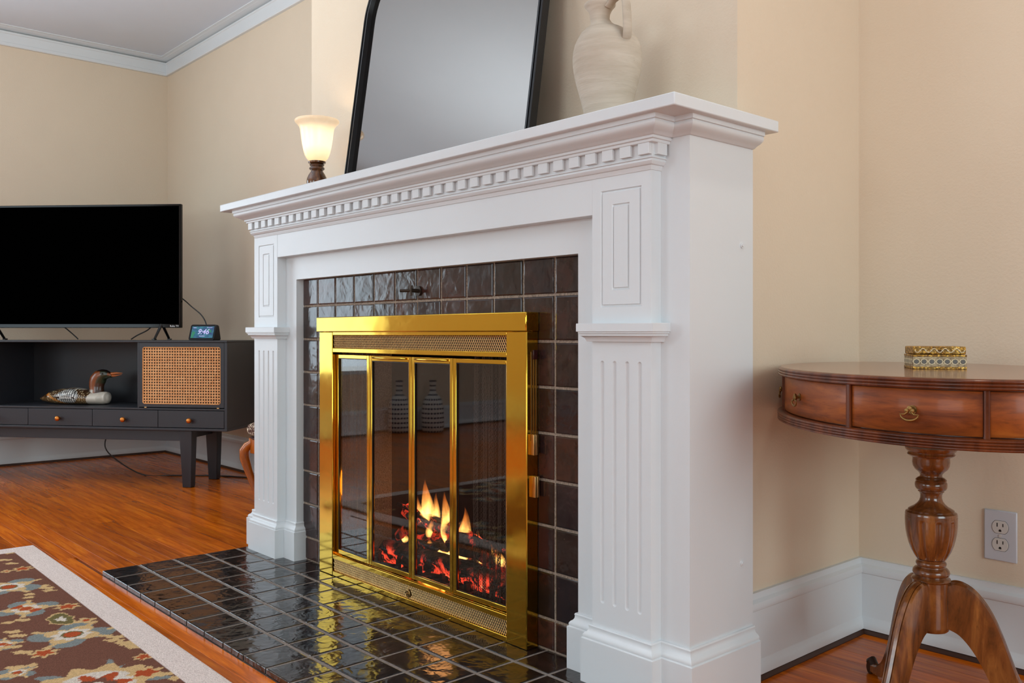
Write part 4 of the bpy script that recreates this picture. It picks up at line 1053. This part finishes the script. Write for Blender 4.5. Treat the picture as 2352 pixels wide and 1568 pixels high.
x0, z0 = q(1770, 300); x1, z1 = q(2045, 262); x2, z2 = q(1960, 345)
M['bill'] = simple('painted_bill', (176, 96, 38), 0.3)
MB().tube([(x0 - 0.006, 0, z0 + 0.003), ((x0 + x1) / 2, 0, (z0 + z1) / 2 + 0.004), (x1, 0, z1)], lambda k: ((0.0085, 0.0085), (0.0058, 0.0055), (0.0012, 0.0015))[k], 12).build('upper_bill', M['bill'], hd, 60)
MB().tube([(x0 - 0.006, 0, z0 - 0.006), (x2 - 0.02, 0, z2 + 0.0045), (x1 - 0.004, 0, z1 - 0.007)], lambda k: ((0.0080, 0.006), (0.0055, 0.0042), (0.0012, 0.0012))[k], 12).build('lower_bill', M['bill'], hd, 60)
xe_, ze_ = q(1640, 278)
for s in (-1, 1): MB().lathe([(0.0005, -0.0035), (0.0032, -0.002), (0.0038, 0), (0.0032, 0.002), (0.0005, 0.0035)], 12, (xe_, s * 0.0235, ze_)).build('eye', simple('glass_eye', (40, 8, 6), 0.05), hd, 60)

# ================================================================== ACCENT CHAIR (mostly behind the mantel)
ch = thing('accent_chair', 'honey wood chair with tapestry seat, its front corner showing left of the mantel', 'chair', (-3.233, 1.885, 0))
CW, CD = 0.262, 0.235
mb = MB()
def cushion(a, b, z0, z1, r):
    v = []; f = []; n = 32; lay = [(0.93, z0), (0.99, z0 + 0.008), (1.0, (z0 + z1) / 2 - 0.004), (0.985, z1 - 0.016), (0.90, z1 - 0.004), (0.6, z1 + 0.006), (0.2, z1 + 0.010)]
    for s, z in lay:
        for j in range(n):
            t = 2 * pi * j / n; c_, s_ = cos(t), sin(t); p = 12.0; k = (abs(c_) ** p + abs(s_) ** p) ** (-1 / p)
            v.append((a * s * c_ * k, b * s * s_ * k, z))
    for i in range(len(lay) - 1):
        for j in range(n): j2 = (j + 1) % n; f.append((i * n + j, i * n + j2, (i + 1) * n + j2, (i + 1) * n + j))
    f.append(tuple(range(n))[::-1]); f.append(tuple((len(lay) - 1) * n + j for j in range(n))); return v, f
v, f = cushion(CW * 1.03, CD * 1.04, 0.332, 0.390, 0.02); MB().add(v, f).build('seat_cushion', M['tapestry'], ch, 50)
v, f = cushion(CW * 1.0, CD * 1.0, 0.318, 0.333, 0.02); MB().add(v, f[:-1] + [f[-1]]).build('seat_welt', simple('dark_welt', (70, 30, 24), 0.8), ch, 50)
mb = MB()
for (xa, xb, ya, yb) in ((-CW + 0.02, CW - 0.02, -CD + 0.012, -CD + 0.032), (-CW + 0.02, CW - 0.02, CD - 0.032, CD - 0.012), (-CW + 0.012, -CW + 0.032, -CD + 0.02, CD - 0.02), (CW - 0.032, CW - 0.012, -CD + 0.02, CD - 0.02)): mb.box(xa, xb, ya, yb, 0.258, 0.318)
mb.build('seat_rail', M['chairwood'], ch, None, 0.002)
for sx in (-1, 1):
    for sy in (-1, 1):
        def P_(o_, z): return (sx * (CW - 0.025 + o_), sy * (CD - 0.025 + o_ * 0.8), z)
        MB().tube([P_(0.002, 0.320), P_(0.004, 0.300), P_(0.020, 0.288), P_(0.031, 0.268), P_(0.030, 0.235), P_(0.018, 0.19), P_(0.000, 0.13), P_(-0.016, 0.08), P_(-0.024, 0.04), P_(-0.022, 0.015), P_(-0.014, 0.0005)], lambda k: [0.016, 0.016, 0.018, 0.021, 0.020, 0.017, 0.014, 0.012, 0.0115, 0.013, 0.012][k], 12).build('leg', M['chairwood'], ch, 60)
bk = MB()
for sy in (-1, 1): bk.tube([(CW - 0.03, sy * (CD - 0.03), 0.30), (CW - 0.022, sy * (CD - 0.03), 0.6), (CW - 0.012, sy * (CD - 0.05), 0.86)], (0.014, 0.014), 10)
bk.tube([(CW - 0.012, -(CD - 0.05), 0.86), (CW - 0.008, 0, 0.885), (CW - 0.012, CD - 0.05, 0.86)], (0.018, 0.014), 10)
bk.build('back_frame', M['chairwood'], ch, 60)
box('back_cushion', (CW - 0.045, CW - 0.012, -CD + 0.05, CD - 0.05, 0.42, 0.84), M['tapestry'], ch, 0.01)

# ================================================================== OVAL DRUM TABLE
# local y = long axis, x = short axis
TC = Vector((-0.760, 1.775, 0)); TRZ = math.atan2(0.640, 0.768)    # local x axis = (0.768, 0.640)
dt = thing('drum_table', 'oval mahogany drum table with reeded edges, curved drawers and tripod pedestal', 'table', TC, TRZ)
EA, EB = 0.281, 0.431           # tabletop semi axes (x, y)
def oval(prof, n=144, base=(EA, EB), caps=True):
    mb = MB(); k = 0
    for (o_, z) in prof:
        for j in range(n):
            t = 2 * pi * j / n; a, b = base[0] + o_, base[1] + o_
            mb.v.append((a * sin(t), b * cos(t), z))
    for i in range(len(prof) - 1):
        for j in range(n): j2 = (j + 1) % n; mb.f.append((i * n + j, i * n + j2, (i + 1) * n + j2, (i + 1) * n + j))
    if caps: mb.f.append(tuple(range(n))[::-1]); mb.f.append(tuple((len(prof) - 1) * n + j for j in range(n)))
    return mb
ZT = 0.682
def reeds(z0, z1, n, r, o0=0.0):
    out = []; h = (z1 - z0) / n
    for i in range(n):
        for k in range(5): a = -pi / 2 + pi * (k + 0.5) / 5; out.append((o0 + r * cos(a) - r * 0.3, z0 + h * (i + 0.5) + h / 2 * sin(a)))
    return out
oval([(-0.02, ZT - 0.0175)] + [(-0.004, ZT - 0.0175)] + reeds(ZT - 0.0170, ZT - 0.0015, 3, 0.0032, -0.001) + [(-0.003, ZT - 0.0005), (-0.005, ZT - 0.0001)]).build('top_edge', M['mahog'], dt, 50)
oval([(-0.0048, ZT - 0.004), (-0.0048, ZT), (-0.02, ZT + 0.0001)]).build('tabletop', M['top_wood'], dt, 30)
# carcase behind the drawers and lower reeded moulding
oval([(-0.020, 0.590), (-0.020, 0.6655)]).build('drum_carcase', M['mahog'], dt, 50)
ZL0, ZL1 = 0.5735, 0.5925
oval([(-0.06, ZL0 - 0.0005), (-0.006, ZL0)] + reeds(ZL0 + 0.0002, ZL1 - 0.001, 4, 0.0032, 0.000) + [(-0.006, ZL1), (-0.03, ZL1)]).build('lower_edge', M['mahog'], dt, 50)
# underside tapering to the pedestal head
ub = MB(); n = 96
for (f_, z) in ((0.90, 0.5738), (0.80, 0.5700), (0.55, 0.5560), (0.32, 0.5400)):
    for j in range(n): t = 2 * pi * j / n; ub.v.append((EA * f_ * sin(t), (EA + (EB - EA) * f_) * f_ * cos(t), z))
for i in range(3):
    for j in range(n): j2 = (j + 1) % n; ub.f.append((i * n + j, i * n + j2, (i + 1) * n + j2, (i + 1) * n + j))
ub.f.append(tuple(range(n))); ub.f.append(tuple(3 * n + j for j in range(n)))
ub.build('underside', M['mahog'], dt, 50)
# drawers: curved fronts.  param t runs so that t=180 is the end nearest the camera
def pt(tdeg, o_, z):
    t = radians(tdeg); return ((EA + o_) * sin(t), (EB + o_) * cos(t), z)
divs = [9.5, 51, 100, 147, 189.5, 231, 280, 327]
pull_at = {}
for i in range(8):
    t0, t1 = divs[i], divs[(i + 1) % 8] + (360 if i == 7 else 0); n = 14; e = 1.05
    v = []; ts = [t0 + e + (t1 - t0 - 2 * e) * k / n for k in range(n + 1)]
    zz0, zz1 = 0.5945, 0.6630
    for t in ts:
        for (o_, z) in ((-0.0195, zz0), (-0.0125, zz0), (-0.0118, zz0 + 0.001), (-0.0118, zz1 - 0.001), (-0.0125, zz1), (-0.0195, zz1)): v.append(pt(t, o_, z))
    f = []
    for k in range(n):
        for j in range(6): j2 = (j + 1) % 6; f.append((k * 6 + j, k * 6 + j2, k * 6 + 6 + j2, k * 6 + 6 + j))
    f.append(tuple(range(6))); f.append(tuple(n * 6 + j for j in range(6)))
    d = MB().add(v, f).build('drawer', M['mahog_face'], dt, 40)
    # bail pull
    tm_ = (t0 + t1) / 2 + (1.5 if i == 5 else -15 if i == 6 else 0); tr_ = radians(tm_)
    P0 = Vector(pt(tm_, -0.0118, 0.6285)); N0 = Vector((sin(tr_) / (EA), cos(tr_) / (EB), 0)).normalized(); T0 = Vector((N0.y, -N0.x, 0)); Z0 = Vector((0, 0, 1))
    FR = Matrix((( T0.x, N0.x, 0, P0.x), (T0.y, N0.y, 0, P0.y), (0, 0, 1, P0.z), (0, 0, 0, 1)))
    g = lambda x, y, z: FR @ Vector((x, y, z))
    mb = MB()
    mb.tube([g(0, 0, 0.002), g(0, 0.0015, 0.002)], 0.0072, 16).tube([g(0, 0.001, 0.002), g(0, 0.009, 0.002)], 0.0028, 10)
    for (xx, zz_, r_) in ((0, 0.0045, 0.0042), (-0.0045, 0.001, 0.0035), (0.0045, 0.001, 0.0035)):
        mb.tube([g(xx, 0.006, zz_), g(xx, 0.0075, zz_), g(xx, 0.0105, zz_), g(xx, 0.0118, zz_)], lambda k, r_=r_: (r_ * 0.5, r_, r_, r_ * 0.45)[k], 10)
    mb.build('pull_rose', M['brass_dull'], d, 50)
    pts = [g(0.0042, 0.0095, 0.0)]
    for k in range(13):
        a = radians(-20 - 140 * k / 12); pts.append(g(0.0145 * cos(a), 0.0105, -0.0045 + 0.0125 * sin(a)))
    pts = [g(-0.0030, 0.0095, -0.001), g(-0.0075, 0.0105, -0.0055), g(-0.0155, 0.011, -0.0065)]
    b = MB()
    b.tube([g(sx * 0.003, 0.0095, -0.001) for sx in (1,)] + [g(0.0075, 0.0105, -0.0050), g(0.0158, 0.011, -0.0050)], lambda k: (0.0018, 0.0016, 0.0007)[k], 8)
    b.tube([g(-0.003, 0.0095, -0.001), g(-0.0075, 0.0105, -0.0050), g(-0.0158, 0.011, -0.0050)], lambda k: (0.0018, 0.0016, 0.0007)[k], 8)
    arc = [g(0.0145 * cos(radians(-8 - 164 * k / 12)), 0.011, -0.0045 + 0.0098 * sin(radians(-8 - 164 * k / 12))) for k in range(13)]
    b.tube(arc, lambda k: 0.0008 + 0.0014 * sin(pi * k / 12), 8)
    b.build('bail_handle', M['brass_dull'], d, 50)
for t in divs:
    v = []; 
    for (dt_, o_) in ((-0.95, -0.0195), (-0.95, -0.0085), (-0.70, -0.0070), (-0.40, -0.0078), (0.40, -0.0078), (0.70, -0.0070), (0.95, -0.0085), (0.95, -0.0195)):
        for z in (0.5925, 0.6650): v.append(pt(t + dt_ * 0.95, o_, z))
    n = 8; f = [tuple(range(0, 16, 2)), tuple(range(1, 16, 2))[::-1]]
    for j in range(n): j2 = (j + 1) % n; f.append((j * 2, j2 * 2, j2 * 2 + 1, j * 2 + 1))
    MB().add(v, f).build('drawer_divider', M['mahog'], dt, None)
# pedestal
Q = 0.000296
cp = [(160, 18), (158, 30), (150, 42), (140, 48), (142, 58), (146, 64), (140, 72), (128, 78), (116, 82), (113, 92), (115, 115), (112, 140), (100, 162), (80, 180), (70, 192), (67, 205), (70, 213), (80, 218), (90, 226), (95, 234), (90, 240), (97, 250), (99, 264), (97, 282), (90, 294), (78, 302), (80, 308), (72, 314), (66, 330), (66, 350), (72, 370), (84, 388), (104, 406), (128, 420), (140, 428), (136, 434), (142, 438), (155, 444), (159, 456), (158, 470)]
urn = [(159, 470), (160, 490), (159, 530), (155, 570), (148, 610), (138, 650), (124, 690), (106, 725), (90, 750)]
lo = [(84, 754), (82, 762), (90, 768), (94, 778), (92, 790), (84, 798), (86, 803), (100, 810), (110, 822), (114, 838), (110, 852), (96, 862), (100, 868), (116, 874), (122, 884), (118, 892), (112, 896), (112, 1180), (110, 1205), (100, 1216), (80, 1222)]
Zc = lambda y: 0.5346 - Q * y
MB().lathe([(r * Q, Zc(y)) for r, y in cp][::-1], 56).build('column_upper', M['mahog_v'], dt, 45)
def flute(i, a):
    yv = urn[::-1][min(i, len(urn) - 1)][1] if i < len(urn) else 0
    if yv < 485 or yv > 740: return 0.0
    k = ((a / (2 * pi) * 10) % 1.0) - 0.5
    return 0.0032 * max(0.0, 1 - (k / 0.16) ** 2)
dense = []
for i in range(len(urn) - 1):
    for k in range(3): t = k / 3; dense.append((urn[i][0] * (1 - t) + urn[i + 1][0] * t, urn[i][1] * (1 - t) + urn[i + 1][1] * t))
dense.append(urn[-1]); urn = dense
MB().lathe([(r * Q, Zc(y)) for r, y in urn][::-1], 160, flute=flute).build('column_urn', M['mahog_v'], dt, 60)
MB().lathe([(r * Q, Zc(y)) for r, y in lo][::-1], 56).build('column_lower', M['mahog_v'], dt, 40)
# sabre legs with reeded tops (built along +x, then turned)
def sabre(wang, L=1.0):
    up_ = [(0.026, 0.266), (0.040, 0.2725), (0.056, 0.2705), (0.074, 0.2600), (0.092, 0.240), (0.108, 0.213), (0.122, 0.180), (0.134, 0.146), (0.146, 0.112), (0.160, 0.080), (0.178, 0.052), (0.200, 0.032), (0.226, 0.024)]
    dn = [(0.026, 0.184), (0.036, 0.1805), (0.048, 0.174), (0.060, 0.162), (0.072, 0.146), (0.084, 0.126), (0.095, 0.104), (0.106, 0.080), (0.118, 0.057), (0.134, 0.037), (0.156, 0.022), (0.186, 0.012), (0.224, 0.010)]
    def fine(P, m_=4):
        out = []
        for i in range(len(P) - 1):
            p0, p1, p2, p3 = P[max(i - 1, 0)], P[i], P[i + 1], P[min(i + 2, len(P) - 1)]
            for k in range(m_):
                t = k / m_; out.append(tuple(0.5 * (2 * b + (c - a) * t + (2 * a - 5 * b + 4 * c - d) * t * t + (3 * b - a - 3 * c + d) * t ** 3) for a, b, c, d in zip(p0, p1, p2, p3)))
        return out + [P[-1]]
    up_, dn = fine(up_), fine(dn)
    Rz = Matrix.Rotation(wang - TRZ, 4, 'Z'); v = []; hw = 0.0155
    cs_ = [(-1, 0.0), (-1, 0.86), (-0.86, 0.97), (-0.58, 1.0), (-0.50, 0.965), (-0.42, 1.0), (0, 1.02), (0.42, 1.0), (0.50, 0.965), (0.58, 1.0), (0.86, 0.97), (1, 0.86), (1, 0.0)]
    for i in range(len(up_)):
        (xu, zu), (xd, zd) = up_[i], dn[i]; w_ = hw * (1 - 0.25 * i / len(up_)); th_ = sqrt((xu - xd) ** 2 + (zu - zd) ** 2)
        for (a, h) in cs_:
            # reeding measured from the top edge so its depth stays constant
            if h > 0.5: tt = 1 - (1 - h) * 0.13 / max(th_, 0.02)
            else: tt = h
            v.append(tuple(Rz @ Vector((xd + (xu - xd) * tt, a * w_, zd + (zu - zd) * tt))))
    n = len(cs_); f = [tuple(range(n)), tuple((len(up_) - 1) * n + j for j in range(n))[::-1]]
    for i in range(len(up_) - 1):
        for j in range(n): j2 = (j + 1) % n; f.append((i * n + j, i * n + j2, (i + 1) * n + j2, (i + 1) * n + j))
    lg = MB().add(v, f).build('leg', M['mahog_v'], dt, 28)
    mb = MB(); c = Rz @ Vector((0.236, 0, 0)); ax = Rz.to_3x3() @ Vector((0, 1, 0)); dr_ = Rz.to_3x3() @ Vector((1, 0, 0))
    mb.tube([c + Vector((0, 0, 0.0125)) - ax * 0.008, c + Vector((0, 0, 0.0125)) + ax * 0.008], 0.0125, 18)
    mb.tube([c - dr_ * 0.014 + Vector((0, 0, 0.018)), c + Vector((0, 0, 0.030)), c + dr_ * 0.010 + Vector((0, 0, 0.022))], 0.009, 10)
    mb.build('caster', simple('caster_iron', (52, 36, 28), 0.4, 0.5), lg, 40)
for w_ in (-97, 23, 143): sabre(radians(w_))

# gilt trinket box on the table
bx = thing('trinket_box', 'small gilt trinket box with embossed lid standing on the drum table', 'box', (-0.772, 1.723, ZT + 0.0002), math.atan2(0.565, 0.823))
BW, BD = 0.0945, 0.088
box('base', (0, BW, 0, BD, 0, 0.0275), M['band'], bx, 0.0012)
box('lid', (0.0008, BW - 0.0008, 0.0008, BD - 0.0008, 0.0282, 0.0432), M['gilt'], bx, 0.0022)
MB().box(-0.0006, BW + 0.0006, -0.0006, BD + 0.0006, 0.0235, 0.0276).build('rim_band', M['gilt'], bx, None, 0.0008)
MB().box(-0.0006, BW + 0.0006, -0.0006, BD + 0.0006, 0, 0.0048).build('foot_band', M['gilt'], bx, None, 0.0008)
def medallion(x, side=False):
    mb = MB(); n = 32; v = []
    for (k, dr, y) in ((0, 0.0, 0.0), (1, 0.0, -0.0009), (2, -0.0009, -0.0009), (3, -0.0009, 0.0)):
        for j in range(n):
            a = 2 * pi * j / n; r = 0.0058 + 0.0005 * cos(8 * a) + dr
            v.append((x + r * 1.05 * cos(a), y, 0.0143 + r * 0.92 * sin(a)))
    f = []
    for k in range(4):
        k2 = (k + 1) % 4
        for j in range(n): j2 = (j + 1) % n; f.append((k * n + j, k * n + j2, k2 * n + j2, k2 * n + j))
    T = Matrix.Rotation(radians(-90), 4, 'Z') @ Matrix.Translation((-BD, 0, 0)) if side else Matrix.Identity(4)
    o = MB().add([T @ Vector(p) for p in v], f).build('medallion', M['cream'], bx)
    q_ = MB().lathe([(0.0001, 0), (0.0042, 0.0), (0.0038, 0.0006), (0.0001, 0.0007)], 16)
    q_.v = [tuple(T @ Vector((x + a, -c, 0.0143 + b))) for a, b, c in q_.v]; q_.build('medallion_centre', M['medal_in'], o, 50)
for k in range(7): medallion(0.0062 + k * 0.01365)
for k in range(6): medallion(0.010 + k * 0.0136, True)
mb = MB()
for k in range(9):      # scroll relief along the lid front
    x = 0.008 + k * 0.0098
    arc = [(x + 0.0042 * cos(radians(a)), -0.0001, 0.0356 + (0.0030 if k % 2 else -0.0001) * 0 + 0.0036 * sin(radians(a)) * (1 if k % 2 else -1)) for a in range(-20, 230, 25)]
    mb.tube(arc, 0.0007, 6)
mb.build('scroll_relief', M['cream'], bx, 60)

# duplex wall outlet
ou = thing('wall_outlet', 'white duplex wall outlet on the beige wall above the right baseboard', 'outlet', (-0.7772, YN, 0.2935))
MB().box(-0.0350, 0.0350, -0.0052, 0, -0.0572, 0.0572).build('cover_plate', M['plate'], ou, None, 0.0032)
for s in (-1, 1):
    zc = s * 0.0196; pts = []
    for k in range(40):
        a = 2 * pi * k / 40; x, z = 0.0172 * cos(a), 0.0172 * sin(a); z = max(-0.0142, min(0.0142, z)); pts.append((x, zc + z))
    MB().prism([(x * 1.045, zc + (z - zc) * 1.045) for x, z in pts], -0.00535, -0.0045).build('socket_gap', M['slot'], ou)
    sk = MB().prism(pts, -0.0064, -0.0045).build('socket', M['socket'], ou, None, 0.0004)
    mb = MB().box(-0.0072, -0.0050, -0.0066, -0.0062, zc + 0.0005, zc + 0.0092).box(0.0052, 0.0072, -0.0066, -0.0062, zc + 0.0012, zc + 0.0084)
    mb.build('blade_slots', M['slot'], sk)
    MB().prism([(0.0027 * cos(radians(a)), zc - 0.0075 + 0.0027 * sin(radians(a))) for a in range(0, 181, 20)] + [(-0.0027, zc - 0.0102), (0.0027, zc - 0.0102)], -0.0066, -0.0062).build('ground_hole', M['slot'], sk)
MB().tube([(0, -0.005, 0), (0, -0.0066, 0)], 0.0034, 16).build('screw', M['socket'], ou, 40)

# ================================================================== RUG
RX1, RY1 = -3.4667, 0.852; rug_s = (0.8306 - 0.8512) / (1.6613)    # back edge runs almost parallel to the hearth
RW, RD = 2.30, 1.60
rg = thing('area_rug', 'brown wool area rug with cream border and floral pattern in front of the hearth', 'rug', (RX1, RY1, 0), math.atan(rug_s))
BOR = 0.078
motifs = []   # (kind, x, y, rx, ry, rot, colour) in rug space: x from left edge, y = distance from back edge
CB, CT, CR, CWh, CBL, CG = lin((124, 82, 66)), lin((222, 186, 132)), lin((188, 84, 44)), lin((232, 220, 206)), lin((138, 146, 144)), lin((120, 108, 66))
def flower(x, y, s, rot=0, seed=0, kind=0):
    return dict(x=x, y=y, s=s, rot=rot, seed=seed, kind=kind)
flowers = []
def uv(px, py):
    """photo point measured on the rug -> rug coordinates (fixed homography evaluated once)"""
    dx, dy, dz = -cos(ANG) + sin(ANG) * (px - CX) / FPX, sin(ANG) + cos(ANG) * (px - CX) / FPX, (HY - py) / FPX
    t = (0.010 - CH) / dz; X, Y = dx * t - RX1, dy * t - RY1; a = math.atan(rug_s)
    return (X * cos(a) + Y * sin(a), -(-X * sin(a) + Y * cos(a)))
R_ = random.Random(4)
for (px, py, s, kd) in [(165, 1457, 0.105, 0), (20, 1348, 0.10, 0), (60, 1398, 0.085, 1), (222, 1572, 0.125, 2), (40, 1545, 0.045, 0), (5, 1480, 0.05, 1), (335, 1545, 0.035, 3), (100, 1500, 0.03, 3), (196, 1425, 0.022, 4), (270, 1440, 0.020, 4), (330, 1508, 0.022, 3), (52, 1306, 0.028, 3), (155, 1393, 0.030, 3), (15, 1312, 0.016, 4), (140, 1422, 0.055, 5)]:
    x, y = uv(px, py); flowers.append((x, y, s, kd, R_.uniform(0, 6.28)))
dashes = []
for (px, py, L_, r_) in [(108, 1350, 0.05, 0), (112, 1356, 0.045, 0), (104, 1345, 0.03, 0), (68, 1365, 0.035, 0), (66, 1372, 0.03, 0.3), (52, 1424, 0.045, 0), (18, 1430, 0.03, 0.2), (30, 1451, 0.05, 0.1), (40, 1460, 0.055, 0), (28, 1486, 0.055, 0.1), (52, 1498, 0.055, 0), (72, 1528, 0.03, 0.4), (38, 1533, 0.05, 0.1), (18, 1552, 0.05, 0), (268, 1463, 0.05, 0), (262, 1470, 0.05, 0), (285, 1476, 0.045, 0), (295, 1481, 0.045, 0), (310, 1486, 0.05, 0), (380, 1548, 0.045, 0.3), (400, 1558, 0.03, 0.5), (10, 1286, 0.06, 0), (20, 1270, 0.05, 0), (25, 1294, 0.05, 0)]:
    x, y = uv(px, py); dashes.append((x, y, L_, r_))
for gx in range(14):       # the pattern goes on over the rest of the rug
    for gy in range(9):
        x, y = 0.16 + gx * 0.155 + R_.uniform(-.03, .03), 0.15 + gy * 0.16 + R_.uniform(-.03, .03)
        if x < 1.72 and y < 0.50: continue
        if (gx + gy) % 2: flowers.append((x, y, R_.uniform(0.07, 0.13), R_.choice([0, 0, 1, 2]), R_.uniform(0, 6)))
        else:
            for e in range(3): dashes.append((x + e * 0.01, y + e * 0.022, 0.045, 0.1))
def sstep(v): return v
def rugcol(x, y):
    e = min(x, RW - x, y, RD - y)
    if e < BOR: return lin((244, 228, 220))
    c = CB
    for (fx, fy, s, kd, ph) in flowers:
        dx_, dy_ = x - fx, y - fy; d = sqrt(dx_ * dx_ + dy_ * dy_)
        if d > s * 1.35: continue
        a = math.atan2(dy_, dx_)
        if kd == 0 or kd == 1:
            o6 = 0.62 + 0.38 * abs(cos(2 * a + ph)); i8 = abs(cos(4 * a + ph))
            if d < s * (0.50 + 0.45 * abs(cos(2 * a + ph + 0.8))): c = CBL
            if d < s * 0.62 * (0.6 + 0.45 * abs(cos(2 * a + ph))) + (s * 0.34 if abs(cos(2 * a + ph)) > 0.985 else 0): c = CT
            if d < s * 0.42 * (0.75 + 0.3 * i8): c = CWh
            if kd == 1 and d < s * 0.5 and cos(2 * a + 1) > 0.6: c = CR
            if d < s * 0.24: c = CG if kd == 0 else CT
            if d < s * 0.19: c = CR
        elif kd == 2:
            if d < s * (1.0 + 0.22 * cos(12 * a + ph)): c = CBL if cos(5 * a) > 0.6 else c
            if d < s * (0.88 + 0.12 * cos(10 * a + ph)): c = CT
            if d < s * 0.62: c = CWh
            if d < s * (0.42 + 0.14 * cos(6 * a + ph)): c = CR
            if d < s * (0.26 + 0.06 * cos(5 * a)): c = CB
            if d < s * 0.10: c = CWh
        elif kd == 3:
            if d < s * (0.95 + 0.2 * cos(7 * a + ph)): c = CT
            if d < s * (0.62 + 0.15 * cos(5 * a + ph)): c = CR
        elif kd == 4:
            if d < s * (1 + .3 * cos(4 * a)): c = CT
            if d < s * 0.4: c = CR
        elif kd == 5:
            ex, ey_ = dx_ / (s * 1.1), dy_ / (s * 0.55); r2 = sqrt(ex * ex + ey_ * ey_) + 0.10 * sin(5 * a)
            if r2 < 1: c = CT if r2 > 0.86 else CG
            if r2 < 0.34: c = CWh
    for (fx, fy, L_, r_) in dashes:
        dx_, dy_ = x - fx, y - fy
        if abs(dx_) > L_ or abs(dy_) > L_: continue
        ra = r_ + 0.84; u_, v_ = dx_ * cos(ra) - dy_ * sin(ra), dx_ * sin(ra) + dy_ * cos(ra)
        if abs(u_) < L_ / 2 and abs(v_) < 0.0125 * (1 - (2 * u_ / L_) ** 2) + 0.003 * sin(u_ * 260 + fx * 90): c = CT
    return c
def rug_patch(x0, x1, y0, y1, st_):
    nx, ny = int(round((x1 - x0) / st_)), int(round((y1 - y0) / st_)); v = []; cs = []
    for j in range(ny + 1):
        for i in range(nx + 1):
            x, y = x0 + (x1 - x0) * i / nx, y0 + (y1 - y0) * j / ny
            e = min(x, y, RW - x, RD - y); edge = 0.003 * sin(x * 9) * 0
            v.append((x, -y, 0.0105 * min(1, (e + 0.002) / 0.006) ** 0.5 + 0.0002)); jx, jy = (R_.uniform(-0.0022, 0.0022), R_.uniform(-0.0022, 0.0022)) if e > BOR + 0.004 else (0.0012 * sin(y * 170 + 3 * sin(y * 37)), 0.0012 * sin(x * 150))
            cs.append(rugcol(x + jx, y + jy))
    f = [(j * (nx + 1) + i, (j + 1) * (nx + 1) + i, (j + 1) * (nx + 1) + i + 1, j * (nx + 1) + i + 1) for j in range(ny) for i in range(nx)]
    return v, f, cs
v1, f1, c1 = rug_patch(0, 1.72, 0, 0.46, 0.0032)
v2, f2, c2 = rug_patch(1.72, RW, 0, RD, 0.012); v3, f3, c3 = rug_patch(0, 1.72, 0.46, RD, 0.012)
k1 = len(v1); k2 = k1 + len(v2)
vv = v1 + v2 + v3; ff = f1 + [tuple(i + k1 for i in q_) for q_ in f2] + [tuple(i + k2 for i in q_) for q_ in f3]
me = bpy.data.meshes.new('pile'); me.from_pydata(vv, [], ff); me.materials.append(M['rug'])
a_ = me.color_attributes.new('Col', 'FLOAT_COLOR', 'POINT'); a_.data.foreach_set('color', [x for cc in (c1 + c2 + c3) for x in cc])
for p in me.polygons: p.use_smooth = True
o = bpy.data.objects.new('pile', me); COL.objects.link(o); o.parent = rg
box('backing', (0.002, RW - 0.002, -RD + 0.002, -0.002, 0.0003, 0.004), simple('rug_backing', (170, 150, 130), 0.9), rg)

# tall patterned floor vase off frame, seen mirrored in the fireplace glass
m = NT('patterned_glaze'); v = m.coord((1, 1, 1)); sp = m.n('ShaderNodeSeparateXYZ'); m.l(v, sp.inputs[0])
an = m.n('ShaderNodeMath', operation='ARCTAN2'); m.l(sp.outputs[1], an.inputs[0]); m.l(sp.outputs[0], an.inputs[1])
def mth(op, a, b):
    n_ = m.n('ShaderNodeMath', operation=op)
    for k, x in enumerate((a, b)):
        if x is None: continue
        if hasattr(x, 'is_linked'): m.l(x, n_.inputs[k])
        else: n_.inputs[k].default_value = x
    return n_.outputs[0]
ca = mth('ABSOLUTE', mth('SINE', mth('MULTIPLY', an.outputs[0], 11.0), None), None); cz = mth('SINE', mth('MULTIPLY', sp.outputs[2], 120.0), None)
m.set(col=m.mix(lin((226, 222, 214)), lin((24, 32, 66)), m.ramp(mth('MULTIPLY', ca, cz), [(0.28, (0, 0, 0)), (0.34, (1, 1, 1))])), rough=0.25)
fv = MB().lathe([(0.10, 0), (0.112, 0.01), (0.118, 0.06), (0.120, 0.18), (0.116, 0.28), (0.102, 0.36), (0.075, 0.41), (0.045, 0.435), (0.036, 0.46), (0.034, 0.56), (0.040, 0.60), (0.036, 0.60), (0.028, 0.56)], 48).build('floor_vase', m.m, None, 60)
fv.location = (-5.59, -1.148, 0.0003); fv.scale = (0.72, 0.72, 0.66)
tag(fv, 'tall blue and white patterned floor vase, seen only as a reflection in the fireplace glass', 'vase')
